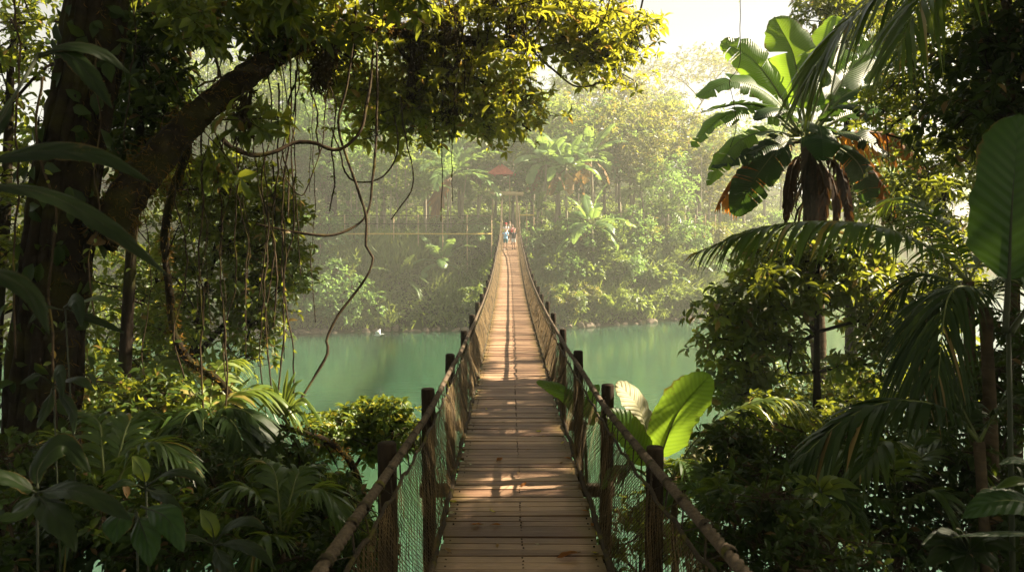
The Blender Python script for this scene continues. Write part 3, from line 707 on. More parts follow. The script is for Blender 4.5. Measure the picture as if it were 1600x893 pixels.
# ------------------------------------------------------------------ leaves lying on the deck
def fallen(rngs, L, kind):
    mb = MB(); c = rngs.uniform(-.3, .9)
    pts = [(0, -L / 2, .004), (0, -L * .1, .004 + L * .10 * c), (0, L * .25, .004 + L * .08), (0, L / 2, .004 + L * .14)]
    blade(mb, pts, L * .42, (0, 0, 1), rngs, 'ovate', 0, fold=.5, edge=.15, n=10, petiole=.1, rib=.0012, wave=.06)
    return mb
rng = np.random.default_rng(5)
protos = []
for i, (mt, L) in enumerate((('dead', .075), ('dead_pale', .06), ('flower', .055), ('banana_pale', .045))):
    mb = fallen(rng, L, i); protos.append(mb.mesh('fallen_leaf', [M[mt], M['deadrib']]))
spots = [(889, 872, 0, 1.7, 'brown curled leaf lying near the bottom edge of the deck'), (706, 804, 3, 1.5, 'pale fallen leaf beside the moss on the left edge of the deck'),
         (780, 720, 0, 1.1, 'tan leaf on the shaded boards, biggest near the nail row'), (842, 675, 2, 1.0, 'yellow fallen leaf on the boards by the small plant poking through the net'),
         (894, 741, 3, 1.0, 'pale fallen leaf by the foot of the second post')]
more = [(787, 660, 3), (832, 683, 3), (825, 703, 1), (769, 800, 2), (810, 740, 1), (745, 822, 0), (775, 822, 0), (777, 854, 1), (840, 852, 3), (818, 759, 0), (886, 718, 0), (877, 724, 1), (879, 693, 2), (850, 683, 1), (735, 662, 3), (715, 735, 2), (720, 713, 1), (709, 785, 2), (735, 727, 3), (868, 655, 1), (852, 640, 3), (760, 605, 1), (790, 575, 3), (905, 760, 1), (915, 800, 0), (926, 822, 0), (760, 640, 2), (845, 590, 1), (800, 560, 1), (770, 530, 3), (700, 862, 1), (930, 866, 2)]
def on_deck(px, py):
    d0 = 5.0
    for _ in range(60):
        p = P(px, py, d0); dz_ = p[2] - float(deck_z(p[1]))
        d0 += dz_ * 1.6
    p = P(px, py, d0); p[2] = float(deck_z(p[1])) + .006
    return p
for s in spots + more:
    o = bpy.data.objects.new('fallen_leaf', protos[s[2]]); col.objects.link(o)
    o.location = Vector(on_deck(s[0], s[1])); o.rotation_euler = (rng.normal(0, .15), rng.normal(0, .15), rng.uniform(0, 6.28))
    sc = (s[3] if len(s) > 3 else rng.uniform(.6, 1.1)) * 1.8; o.scale = (sc,) * 3
    tag(o, s[4] if len(s) > 4 else 'small dry leaf fallen on the bridge boards', 'fallen leaf', 'leaves fallen on the deck')
# ------------------------------------------------------------------ near vegetation: helpers
def pxc(rng, specs):
    out = []
    for cx, cy, rx, ry, d0, d1, n in specs:
        a = rng.uniform(0, 6.28, n); q = rng.uniform(0, 1, n) ** .5
        for i in range(n):
            out.append(P(cx + rx * q[i] * math.cos(a[i]), cy + ry * q[i] * math.sin(a[i]), rng.uniform(d0, d1)))
    return np.array(out)

def px_path(pts): return np.array([P(*p) for p in pts])

def foot(x, d, extra=.15):
    p = PZ(x, d, 2.0)
    for _ in range(4): p = PZ(x, d, float(ground_z(p[0], p[1])) - extra)
    return p

def tree(name, label, cat, trunk, trunk_r, clumps, rad, nros, k, L, w, leaf, bark='bark', tmpl=LEAF_NEAR, rtip=.010, seed=0, up=.55, flat=.7, twig=.005, group=None, crown='crown', droop=.25, spread=(68, 16), stems=None, sag=.06):
    rng = np.random.default_rng(seed)
    trunk = np.asarray(trunk, float); base = trunk[0]
    root = thing(name, label, cat, base, group)
    wood = MB(); lv = MB()
    tp = smooth_path(trunk, max(6, 2 * len(trunk)))
    tr = np.interp(np.linspace(0, 1, len(tp)), np.linspace(0, 1, len(trunk_r)), trunk_r)
    cl = np.asarray(clumps)
    grow(wood, rng, tp, cl, rtip, rmax=max(trunk_r) * .8, trunk_r=tr, sides=7, sag=sag)
    for st in (stems or []):
        q = smooth_path(st, 12); tube(wood, q, np.linspace(max(trunk_r) * .6, rtip, 12), 6, lump=.06, rng=rng)
    r = rng.uniform(.75, 1.25, len(cl)) * rad
    clump_leaves(lv, wood, rng, cl, r, nros, k, L, w, tmpl, flat=flat, up=up, twig=twig, droop=droop, spread=spread)
    wood.build('trunk', M[bark], root); lv.build(crown, M[leaf], root)
    return root

def leafy_plant(name, label, cat, base, leaves, mat, seed=0, group=None, stem_r=.018, part='leaf', profile='ovate', tears=0, wave=.05, edge=.35, fold=.3, rib=.008, rmat='rib', petiole=.12, smat='stem'):
    """leaves: list of (pixel path, width in metres, normal hint[, material])"""
    rng = np.random.default_rng(seed); base = np.asarray(base, float)
    root = thing(name, label, cat, base, group)
    stem = MB(); roots = []
    for lf in leaves:
        p = np.array([P(*q) for q in lf[0]]); roots.append(p[0])
        mb = MB(); pr = lf[4] if len(lf) > 4 else profile
        blade(mb, p, lf[1], lf[2], rng, pr, tears if not isinstance(tears, (list, tuple)) else int(rng.integers(*tears)), fold=fold, edge=edge, n=34, petiole=petiole, rib=rib, wave=wave)
        mb.build(part, [M[lf[3]] if len(lf) > 3 and lf[3] else M[mat], M[rmat]], root)
    top = np.mean(roots, 0)
    q = smooth_path([base, base * .5 + top * .5 + np.array([.04, .03, 0]), top], 10)
    tube(stem, q, np.linspace(stem_r * 1.5, stem_r, 10), 7)
    for r_ in roots:
        if np.linalg.norm(r_ - top) > .03: sticks(stem, [top], [r_], stem_r * .6, rib * 1.3, 5)
    stem.build('stem', M['darkstem' if mat in ('blade', 'banana_dark', 'midleaf') else smat], root)
    return root

def palm(name, label, base, crown, fronds, mat, seed=0, trunk_r=.07, L=.5, n=44, droop=.5, w=.022, rib=.012, vee=.15, bark='palmtrunk', group=None):
    """fronds: list of (pixel path after the crown point, optional dict)"""
    rng = np.random.default_rng(seed); base = np.asarray(base, float); crown = np.asarray(crown, float)
    root = thing(name, label, 'palm', base, group)
    mb = MB(); mid = (base + crown) / 2 + np.array([.08, .05, 0])
    q = smooth_path([base, mid, crown], 16)
    tube(mb, q, np.linspace(trunk_r * 1.15, trunk_r * .85, 16) * (1 + .06 * np.sin(np.arange(16) * 2.2)), 9, lump=.05, rng=rng)
    mb.build('trunk', M[bark], root)
    for fr in fronds:
        opt = dict(L=L, n=n, droop=droop, w=w, rib=rib, vee=vee, hint=(0, 0, 1), mat=mat); opt.update(fr[1] if len(fr) > 1 else {})
        pts = [crown] + [P(*p) for p in fr[0]]
        mb = MB(); frond(mb, pts, opt['L'], opt['n'], opt['hint'], rng, droop=opt['droop'], w=opt['w'], rib=opt['rib'], vee=opt['vee'])
        mb.build('frond', [M[opt['mat']], M['rib'] if opt['mat'] != 'dead' else M['deadrib']], root)
    return root

def vine(label, pts, r=.008, seed=0, leaves=0, wig=.02, mat='vine', leaf='midleaf', name='hanging_vine', r1=None, L=.09, group=None, cat='vine'):
    rng = np.random.default_rng(seed); p = px_path(pts)
    n = max(24, int(np.sum(np.linalg.norm(np.diff(p, axis=0), axis=1)) / .09))
    q = smooth_path(p, n); t = np.linspace(0, 1, n)
    for k in range(3): q[:, k] += wig * (np.sin(t * rng.uniform(8, 22) + rng.uniform(0, 6)) * .6 + np.sin(t * rng.uniform(30, 60) + rng.uniform(0, 6)) * .25) * np.sin(np.pi * np.clip(t * 1.2, 0, 1)) ** .3
    mb = MB(); tube(mb, q, np.linspace(r, r if r1 is None else r1, n), 6, lump=.12, rng=rng)
    o = mb.build(name, M[mat], origin=q[0]); tag(o, label, cat, group)
    if leaves:
        lm = MB(); i = rng.integers(int(n * .1), n, leaves); d = rng.normal(0, 1, (leaves, 3)) - [0, 0, .8]
        place_leaves(lm, LEAF_NEAR, q[i], d, rng.normal(0, .4, (leaves, 3)) + [0, -.6, .6], rng.uniform(.6, 1.2, leaves) * L, .26)
        lf = bpy.data.objects.new('foliage', lm.mesh('foliage', M[leaf], q[0])); col.objects.link(lf); lf.parent = o
    return o

CAMH = -FWD
UPH = np.array([0, 0, 1.0])

# ------------------------------------------------------------------ the big dark tree with the mossy limb
rng = np.random.default_rng(11)
root = thing('forest_tree', 'huge dark tree whose mossy limb reaches out over the left of the bridge', 'tree', foot(48, 7.0))
mb = MB()
tp = smooth_path([foot(48, 7.0, .6), P(55, 893, 7), P(68, 620, 7), P(96, 320, 7), P(136, 100, 7), P(150, -20, 7), P(172, -260, 7.1)], 60)
tr = np.interp(np.linspace(0, 1, 60), [0, .12, .25, .6, 1], [.44, .32, .285, .255, .225])
tube(mb, tp, tr, 22, lump=.05, rng=rng)
for k in range(7):      # buttress ridges and stems of climbers fused to the trunk
    a0 = rng.uniform(-2.6, .6); q = tp.copy(); ph = rng.uniform(0, 6)
    ang = a0 + .35 * np.sin(np.linspace(0, 5, 60) + ph)
    q = q + np.stack([np.cos(ang) * tr * .97, np.sin(ang) * tr * .97, 0 * ang], -1)
    tube(mb, q, rng.uniform(.03, .06), 7, lump=.2, rng=rng)
trk = mb.build('trunk', M['bark_moss'], root)
limb = px_path([(150, 372, 7.05), (205, 300, 7.3), (262, 228, 7.7), (335, 158, 8.4), (420, 95, 9.3), (500, 52, 10.2), (590, 40, 11.0), (690, 62, 11.8), (775, 66, 12.3), (840, 78, 12.8), (905, 62, 13.2)])
lp = smooth_path(limb, 60)
lr = np.interp(np.linspace(0, 1, 60), [0, .15, .45, .62, .8, 1], [.19, .145, .122, .10, .07, .04])
mb = MB()
can = pxc(rng, [(770, 42, 240, 70, 11, 14, 66), (905, 55, 100, 66, 12, 14, 34), (960, 95, 42, 48, 12.3, 13.8, 12), (700, 160, 145, 54, 11.4, 13.6, 62), (790, 172, 60, 45, 12, 13.4, 12),
                (610, 110, 110, 72, 11, 13, 34), (490, 40, 110, 42, 9.6, 12, 24), (530, 125, 30, 28, 11, 12.4, 7), (610, 180, 45, 34, 11.4, 13, 10), (600, -60, 420, 60, 9, 14, 40)])
grow(mb, rng, lp, can, .010, rmax=.09, trunk_r=lr, sides=10, sag=.05, upw=.1)
tube(mb, smooth_path([P(712, 150, 12), P(726, 178, 12.2), P(774, 184, 12.4), P(806, 190, 12.6), P(830, 205, 12.8)], 20), np.linspace(.035, .012, 20), 6, lump=.1, rng=rng)
lv = MB(); clump_leaves(lv, mb, rng, can, rng.uniform(.34, .58, len(can)), 9, 7, .142, .20, LEAF_NEAR, flat=.6, up=.6, twig=.005, droop=.35)
clump_leaves(lv, mb, rng, can[::3] + rng.normal(0, .15, can[::3].shape), .42, 4, 6, .21, .22, LEAF_NEAR, flat=.6, up=.5, twig=.004, droop=.45)
br = mb.build('limb', M['bark_moss'], root)
lv.build('crown', M['canopy'], root)
# unseen leaf masses added above, behind and beside the camera to shade the foreground
up_ = np.concatenate([np.stack([rng.uniform(a, b, k), rng.uniform(c, d, k), rng.uniform(e, f, k)], -1) for a, b, c, d, e, f, k in
    [(-11, 3.5, -6, 8.5, 13.5, 17, 130), (-12, 12, -11, -6.5, 6, 16, 170), (-17, -10.5, -6, 9, 5, 16, 130), (3, 12, -6, 3, 13, 17, 70), (-9, 4, 7, 12, 14.6, 17.5, 110), (2.5, 13, 2, 7, 12.8, 17.5, 130)]]); up_ = cut_sun_gaps(up_)
uw = MB(); grow(uw, rng, smooth_path([tp[-1], tp[-1] + [.3, -.2, 2.0], tp[-1] + [.5, -.3, 4]], 10), up_, .014, rmax=.14, trunk_r=np.linspace(.26, .10, 10), sides=7)
uv = MB(); clump_leaves(uv, None, rng, up_, .85, 15, 7, .26, .24, LEAF_FAR, flat=.6, up=.6, twig=0, droop=.3)
uo = uw.build('added_shade_branch', M['bark'], root); uv.build('added_shade_crown', M['canopy'], uo)
# darker sprays of larger leaves that grow straight off the limb and the trunk
dk = pxc(rng, [(300, 30, 60, 34, 7.6, 9, 9), (345, -20, 150, 45, 7.4, 9.4, 18), (440, 20, 44, 26, 8.6, 10, 7), (410, 66, 24, 16, 8.6, 9.6, 3), (400, 190, 24, 18, 8, 9.3, 3), (560, 20, 90, 30, 9.5, 11, 8), (345, 260, 40, 24, 8, 9, 3)])
lv = MB(); w2 = MB(); clump_leaves(lv, w2, rng, dk, .26, 8, 6, .20, .21, LEAF_NEAR, flat=.7, up=.4, twig=.004, droop=.5)
grow(w2, rng, lp[:40], dk, .006, rmax=.025, trunk_r=np.full(40, .02), sides=5)
w2.build('twig', M['bark_thin'], br); lv.build('spray', M['midleaf'], br)
# moss on the limb, ragged and hanging
i = rng.integers(0, 58, 12000); a = rng.uniform(0, 6.28, 12000); T, N, B = frames(lp)
dirs = np.cos(a)[:, None] * N[i] + np.sin(a)[:, None] * B[i]
keep = rng.uniform(0, 1, 12000) < .35 + .65 * (np.sin(i * .55) + np.sin(i * .21 + 1) > .1)
i, dirs = i[keep], dirs[keep]
pos = lp[i] + dirs * (lr[i] * .96)[:, None] + rng.normal(0, .03, (len(i), 3))
mm = MB(); place_leaves(mm, LEAF_STRAP, pos, dirs * .8 + rng.normal(0, .45, pos.shape) + np.array([0, 0, -.7]), rng.normal(0, 1, pos.shape), rng.uniform(.02, .09, len(i)), .05)
mm.build('moss', M['mossfuzz'], br)
# moss and dry fibre on the sunny flank of the trunk
i = rng.integers(4, 58, 1500); a = rng.uniform(-1.1, .5, 1500); d = np.stack([np.cos(a), np.sin(a), 0 * a], -1)
pos = tp[i] + d * (tr[i] * .98)[:, None] + rng.normal(0, .04, (1500, 3))
mm = MB(); place_leaves(mm, LEAF_STRAP, pos, d * .5 + rng.normal(0, .4, pos.shape) + np.array([0, 0, -.7]), rng.normal(0, 1, pos.shape), rng.uniform(.03, .09, 1500), .05)
mm.build('moss', M['mossfuzz'], trk)
# climber leaves pressed to the trunk
i = rng.integers(4, 50, 300); a = rng.uniform(-2.4, .4, 300); d = np.stack([np.cos(a), np.sin(a), 0 * a], -1)
pos = tp[i] + d * (tr[i] + .06)[:, None]
mm = MB(); place_leaves(mm, LEAF_NEAR, pos, rng.normal(0, .5, pos.shape) + [0, 0, -.7], d + rng.normal(0, .3, pos.shape), rng.uniform(.08, .22, 300), .32); mm.build('climber_leaves', M['darkleaf'], trk)

# epiphytes that hang from the canopy
def hanging_clump(label, px, py0, py1, wpx, d, n, seed):
    rg = np.random.default_rng(seed); top = P(px, py0, d); ln = (py1 - py0) / FPX * d; wd = wpx / FPX * d
    mb = MB(); S0 = top + np.stack([rg.normal(0, wd * .32, n), rg.normal(0, wd * .4, n), rg.normal(0, .10, n)], -1)
    E = []
    for s in S0:
        l = ln * rg.uniform(.35, 1.05); q = smooth_path([s, s + [rg.normal(0, .03), rg.normal(0, .03), -l * .5], s + [rg.normal(0, .06), rg.normal(0, .05), -l]], 7)
        sticks(mb, q[:-1], q[1:], rg.uniform(.003, .008), None, 3); E.append(q)
    E = np.concatenate(E); e = E[rg.integers(0, len(E), n * 12)] + rg.normal(0, .02, (n * 12, 3))
    place_leaves(mb, LEAF_STRAP, e, rg.normal(0, .5, e.shape) + [0, 0, -1], rg.normal(0, 1, e.shape), rg.uniform(.04, .14, len(e)), .10)
    o = mb.build('hanging_root_clump', M['rootfuzz'], origin=top); tag(o, label, 'epiphyte', 'epiphyte clumps hanging under the canopy')
hanging_clump('thick dark clump of hanging roots straight above the far bank palm', 702, 20, 175, 46, 11.6, 60, 3)
hanging_clump('broad dark curtain of roots under the top of the canopy, short and dense', 806, -20, 92, 50, 12, 60, 4)
hanging_clump('thin ragged root clump hanging lowest out of the lit canopy', 704, 140, 205, 18, 12, 22, 5)
hanging_clump('short brown root clump at the underside of the mossy limb', 512, 70, 130, 20, 10, 22, 6)
hanging_clump('tattered dark clump dangling free beside the thick curved branch', 505, 95, 135, 24, 9.5, 26, 7)
hanging_clump('small black tuft hanging just below the limb above the curved branch', 383, 165, 205, 16, 8.6, 22, 8)
hanging_clump('narrow root clump in the middle of the canopy near an orange tuft', 645, 60, 160, 20, 11.4, 26, 9)

# ------------------------------------------------------------------ left side trees and shrubs
rg = np.random.default_rng(21)
tree('leafy_tree', 'sunlit small leaved tree hung with vines between the great trunk and the river', 'tree',
     [foot(268, 11), P(285, 760, 11), P(300, 560, 11.2), P(330, 420, 11.5), P(350, 330, 11.8), P(362, 270, 12)], [.10, .09, .075, .06, .04, .02],
     pxc(rg, [(365, 320, 88, 66, 10.3, 13, 44), (410, 430, 52, 70, 10.5, 13, 32), (320, 420, 80, 100, 10.4, 12.5, 34), (446, 365, 20, 60, 11, 12.4, 12), (385, 530, 48, 34, 10.4, 12, 12), (300, 275, 60, 40, 9.6, 12, 14), (420, 300, 35, 45, 11, 12.5, 10)]),
     .36, 11, 6, .12, .23, 'midleaf', bark='bark', seed=22, droop=.4)
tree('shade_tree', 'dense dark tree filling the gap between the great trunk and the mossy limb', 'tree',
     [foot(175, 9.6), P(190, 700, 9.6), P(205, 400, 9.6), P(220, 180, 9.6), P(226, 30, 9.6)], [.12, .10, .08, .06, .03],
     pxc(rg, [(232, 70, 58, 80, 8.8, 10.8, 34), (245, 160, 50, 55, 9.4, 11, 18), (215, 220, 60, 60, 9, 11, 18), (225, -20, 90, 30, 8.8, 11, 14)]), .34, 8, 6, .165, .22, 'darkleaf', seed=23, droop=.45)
tree('shade_tree', 'dim tree at the very edge of the picture behind the great trunk, light showing through', 'tree',
     [foot(-30, 11), P(-10, 600, 11), P(10, 300, 11), P(20, 60, 11)], [.12, .10, .08, .04],
     pxc(rg, [(30, 90, 62, 110, 9.5, 12.5, 26), (20, 260, 60, 80, 9.5, 12, 20), (35, 400, 60, 60, 9.5, 12, 16), (60, 520, 60, 60, 9.5, 12, 12), (140, 60, 40, 90, 10, 12, 14)]), .36, 8, 6, .14, .22, 'midleaf', seed=24, droop=.4)
tree('understory_tree', 'golden backlit thicket tree just behind the lower great trunk', 'tree',
     [foot(215, 12.5), P(222, 760, 12.5), P(225, 600, 12.5), P(222, 470, 12.5)], [.06, .05, .04, .02],
     pxc(rg, [(225, 560, 90, 60, 11, 13.6, 40), (190, 450, 60, 80, 11.5, 13.5, 24), (270, 500, 40, 60, 11.5, 13, 16), (165, 620, 70, 40, 11, 13, 16), (235, 380, 50, 50, 11.5, 13.5, 12)]), .34, 8, 6, .12, .24, 'brightleaf', bark='bark_thin', seed=25, droop=.35)
tree('understory_shrub', 'shrub with mixed dark and yellow leaves low beside the great trunk', 'shrub',
     [foot(165, 9), P(168, 860, 9), P(170, 720, 9)], [.035, .03, .02],
     pxc(rg, [(190, 690, 80, 60, 8, 10, 34), (130, 620, 40, 70, 8.2, 9.6, 14), (250, 640, 50, 50, 8.4, 10, 16), (170, 780, 80, 50, 7.6, 9.4, 20)]), .28, 12, 6, .11, .26, 'midleaf', bark='bark_thin', seed=26)
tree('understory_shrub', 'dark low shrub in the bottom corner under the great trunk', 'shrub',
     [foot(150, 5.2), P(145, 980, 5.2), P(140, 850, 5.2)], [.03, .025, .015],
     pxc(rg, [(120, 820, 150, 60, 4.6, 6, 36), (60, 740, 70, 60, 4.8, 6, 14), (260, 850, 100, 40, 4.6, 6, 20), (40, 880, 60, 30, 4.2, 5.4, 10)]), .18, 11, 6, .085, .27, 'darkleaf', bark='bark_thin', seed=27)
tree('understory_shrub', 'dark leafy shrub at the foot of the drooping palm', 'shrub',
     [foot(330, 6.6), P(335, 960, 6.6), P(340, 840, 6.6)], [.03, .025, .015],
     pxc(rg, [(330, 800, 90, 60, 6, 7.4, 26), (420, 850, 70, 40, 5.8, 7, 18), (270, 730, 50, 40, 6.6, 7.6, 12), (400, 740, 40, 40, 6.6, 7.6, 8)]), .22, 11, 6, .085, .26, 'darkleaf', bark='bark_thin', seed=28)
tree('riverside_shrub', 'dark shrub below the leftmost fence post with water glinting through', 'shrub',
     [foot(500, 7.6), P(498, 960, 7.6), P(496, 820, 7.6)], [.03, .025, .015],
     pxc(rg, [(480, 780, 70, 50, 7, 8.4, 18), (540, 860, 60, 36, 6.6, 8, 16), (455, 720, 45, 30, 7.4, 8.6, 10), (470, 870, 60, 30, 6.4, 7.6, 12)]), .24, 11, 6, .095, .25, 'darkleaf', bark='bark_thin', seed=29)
tree('riverside_shrub', 'fresh green layered shrub leaning over the river beside the left rope rail', 'shrub',
     [foot(520, 10), P(530, 860, 10), P(545, 740, 10), P(580, 690, 10)], [.04, .035, .03, .02],
     pxc(rg, [(590, 652, 58, 24, 9.5, 11, 30), (558, 690, 64, 26, 9.4, 10.8, 24), (624, 680, 26, 26, 9.5, 10.4, 12), (600, 632, 22, 8, 9.6, 10.6, 6), (520, 668, 36, 22, 9.4, 10.6, 10)]), .22, 12, 6, .105, .25, 'brightleaf', bark='bark_thin', seed=30, flat=.35, up=.9, droop=.2, rtip=.008)
rgv = np.random.default_rng(31)
lp2 = px_path([(300, 196, 8.0), (284, 262, 8.4), (262, 330, 8.9), (258, 400, 9.2), (266, 462, 9.1), (272, 520, 9.1), (298, 566, 9), (338, 592, 9), (376, 634, 9), (420, 662, 9), (478, 676, 9), (528, 700, 9.1), (556, 738, 9.2), (566, 790, 9.3)])
q = smooth_path(lp2, 60); mb = MB(); rr = np.linspace(.050, .030, 60); tube(mb, q, rr, 9, lump=.16, rng=rgv)
for f in (.35, .62, .8):
    s = q[int(f * 60)]; tube(mb, smooth_path([s, s + [.15, .05, -.15], s + [.30, .1, -.5]], 10), np.linspace(.014, .005, 10), 5)
lo = mb.build('mossy_liana', M['bark_moss'], origin=q[0]); tag(lo, 'thick mossy liana that swings down and out towards the fresh green shrub', 'liana')
i = rgv.integers(0, 59, 1500); d = nrm(rgv.normal(0, 1, (1500, 3))); pos = q[i] + d * rr[i][:, None] + rgv.normal(0, .015, (1500, 3))
mm = MB(); place_leaves(mm, LEAF_STRAP, pos, d + [0, 0, -.3], rgv.normal(0, 1, d.shape), rgv.uniform(.025, .08, 1500), .09)
mo = bpy.data.objects.new('moss', mm.mesh('moss', M['mossfuzz'], q[0])); col.objects.link(mo); mo.parent = lo

# palms and strap leaved plants on the near left bank
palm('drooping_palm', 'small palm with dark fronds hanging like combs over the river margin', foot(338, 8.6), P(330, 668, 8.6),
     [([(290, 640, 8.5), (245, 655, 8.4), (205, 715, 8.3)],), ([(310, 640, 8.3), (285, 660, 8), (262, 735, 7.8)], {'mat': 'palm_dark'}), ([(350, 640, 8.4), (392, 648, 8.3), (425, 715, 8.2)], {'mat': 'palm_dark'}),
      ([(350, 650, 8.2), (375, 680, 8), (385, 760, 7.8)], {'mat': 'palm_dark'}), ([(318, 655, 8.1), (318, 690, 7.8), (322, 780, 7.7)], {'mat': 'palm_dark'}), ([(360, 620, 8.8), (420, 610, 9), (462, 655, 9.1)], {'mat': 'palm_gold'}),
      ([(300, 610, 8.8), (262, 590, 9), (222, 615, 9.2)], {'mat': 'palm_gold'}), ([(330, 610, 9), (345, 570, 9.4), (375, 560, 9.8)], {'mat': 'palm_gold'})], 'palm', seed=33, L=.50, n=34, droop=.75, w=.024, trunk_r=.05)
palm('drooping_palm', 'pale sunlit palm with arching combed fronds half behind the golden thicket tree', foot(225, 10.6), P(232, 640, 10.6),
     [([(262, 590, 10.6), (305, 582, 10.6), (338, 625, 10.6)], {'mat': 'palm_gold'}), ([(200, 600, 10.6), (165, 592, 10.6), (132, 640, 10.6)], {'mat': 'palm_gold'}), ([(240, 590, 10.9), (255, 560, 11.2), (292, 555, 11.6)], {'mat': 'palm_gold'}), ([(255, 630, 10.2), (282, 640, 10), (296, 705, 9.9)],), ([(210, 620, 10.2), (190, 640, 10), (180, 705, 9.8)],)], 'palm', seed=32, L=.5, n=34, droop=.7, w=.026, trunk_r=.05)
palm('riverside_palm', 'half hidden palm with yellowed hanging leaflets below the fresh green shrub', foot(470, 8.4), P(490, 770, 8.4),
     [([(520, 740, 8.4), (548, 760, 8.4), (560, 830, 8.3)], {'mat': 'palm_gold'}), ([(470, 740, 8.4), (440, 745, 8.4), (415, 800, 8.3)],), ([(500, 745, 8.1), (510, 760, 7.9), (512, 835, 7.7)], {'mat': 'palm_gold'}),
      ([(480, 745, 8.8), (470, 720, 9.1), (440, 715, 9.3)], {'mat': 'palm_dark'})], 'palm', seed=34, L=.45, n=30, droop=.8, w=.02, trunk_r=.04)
palm('fern_palm', 'mid green feathery palm rising between the lobed leaf plant and the upright young plant', foot(150, 5.4), P(165, 800, 5.4),
     [([(130, 720, 5.3), (90, 690, 5.2), (40, 720, 5.1)],), ([(200, 720, 5.3), (245, 690, 5.2), (300, 725, 5.1)],), ([(160, 710, 5.5), (155, 660, 5.7), (125, 640, 5.9)],), ([(185, 715, 5.5), (205, 655, 5.7), (240, 640, 5.9)],), ([(150, 790, 5.1), (120, 790, 4.9), (90, 850, 4.8)],)], 'palm', seed=38, L=.30, n=40, droop=.55, w=.015, trunk_r=.03)
palm('fern_palm', 'mid green feathery palm at the bottom, between the glossy fan of leaves and the rope', foot(440, 6.2), P(440, 850, 6.2),
     [([(405, 780, 6.1), (370, 760, 6), (325, 800, 5.9)],), ([(470, 780, 6.1), (505, 765, 6), (545, 815, 5.9)],), ([(435, 775, 6.3), (425, 730, 6.5), (395, 715, 6.7)],), ([(455, 775, 6.3), (470, 735, 6.5), (505, 725, 6.7)],), ([(430, 840, 5.9), (410, 840, 5.7), (380, 895, 5.6)],)], 'palm', seed=39, L=.30, n=38, droop=.6, w=.016, trunk_r=.03)
def strap(tips, c, w=.05, bend=.5):
    out = []
    for tx, ty, dd in tips:
        mx, my = (c[0] * .45 + tx * .55), (c[1] * .45 + ty * .55) - abs(tx - c[0]) * bend
        out.append(([(c[0] + (tx - c[0]) * .06, c[1] + (ty - c[1]) * .06, c[2]), (mx, my, c[2] + dd * .5), (tx, ty, c[2] + dd)], w, CAMH + UPH))
    return out
leafy_plant('strap_leaf_plant', 'sunlit tuft of upright strap leaves standing behind the mossy liana', 'plant', foot(350, 10.4), strap([(305, 556, .2), (318, 538, .1), (331, 536, -.1), (346, 545, .3), (362, 560, 0), (382, 566, .2), (296, 580, -.2), (392, 590, .2), (340, 560, -.3), (372, 600, -.4)], (346, 640, 10.4), .085, .12), 'strap', seed=35, profile='strap', stem_r=.03)
leafy_plant('strap_leaf_plant', 'pale arching strap leaf clump spilling towards the water from the mossy liana', 'plant', P(446, 674, 9), strap([(474, 592, .1), (480, 618, 0), (476, 650, -.2), (462, 580, .2), (450, 575, 0), (482, 640, .3), (496, 646, -.2), (425, 590, .1), (410, 610, 0), (486, 670, -.3), (506, 664, .2), (400, 645, -.2)], (440, 652, 9), .055, .45), 'strap', seed=36, profile='strap', stem_r=.02)
leafy_plant('strap_leaf_plant', 'narrow leaved tuft low behind the drooping palm with yellow tips', 'plant', foot(285, 10), strap([(245, 600, .1), (262, 585, 0), (290, 590, .2), (310, 605, -.1), (235, 640, -.2), (320, 640, .2)], (280, 690, 10), .06, .35), 'palm_gold', seed=37, profile='strap', stem_r=.025)

# broad leaves close to the lens on the left
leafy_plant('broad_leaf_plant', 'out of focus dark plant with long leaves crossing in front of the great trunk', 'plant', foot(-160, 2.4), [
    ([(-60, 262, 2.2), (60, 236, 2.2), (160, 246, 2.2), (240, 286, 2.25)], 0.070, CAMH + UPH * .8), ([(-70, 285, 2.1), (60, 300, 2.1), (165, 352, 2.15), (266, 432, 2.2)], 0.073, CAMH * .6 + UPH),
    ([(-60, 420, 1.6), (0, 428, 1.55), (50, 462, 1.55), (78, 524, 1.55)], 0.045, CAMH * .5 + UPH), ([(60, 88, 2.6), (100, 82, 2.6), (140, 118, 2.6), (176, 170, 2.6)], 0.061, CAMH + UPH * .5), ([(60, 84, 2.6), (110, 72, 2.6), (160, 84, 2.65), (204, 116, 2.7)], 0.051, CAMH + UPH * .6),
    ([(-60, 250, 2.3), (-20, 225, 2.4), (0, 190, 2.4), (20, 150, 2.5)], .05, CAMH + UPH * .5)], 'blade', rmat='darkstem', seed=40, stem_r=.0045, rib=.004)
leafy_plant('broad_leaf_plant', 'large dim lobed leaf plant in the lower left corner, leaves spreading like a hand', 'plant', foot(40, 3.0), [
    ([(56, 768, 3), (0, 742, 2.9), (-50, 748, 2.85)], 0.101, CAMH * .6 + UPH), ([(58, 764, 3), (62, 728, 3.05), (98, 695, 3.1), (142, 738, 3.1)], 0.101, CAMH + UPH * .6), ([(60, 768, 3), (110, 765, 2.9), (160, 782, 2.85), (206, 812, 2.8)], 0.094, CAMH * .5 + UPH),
    ([(58, 772, 3), (82, 800, 2.85), (104, 832, 2.8), (118, 862, 2.75)], 0.101, CAMH * .6 + UPH), ([(54, 772, 3), (30, 800, 2.85), (-10, 815, 2.8)], 0.086, CAMH * .6 + UPH)], 'blade', rmat='darkstem', seed=41, stem_r=.0045, rib=.004, wave=.10, petiole=.05)
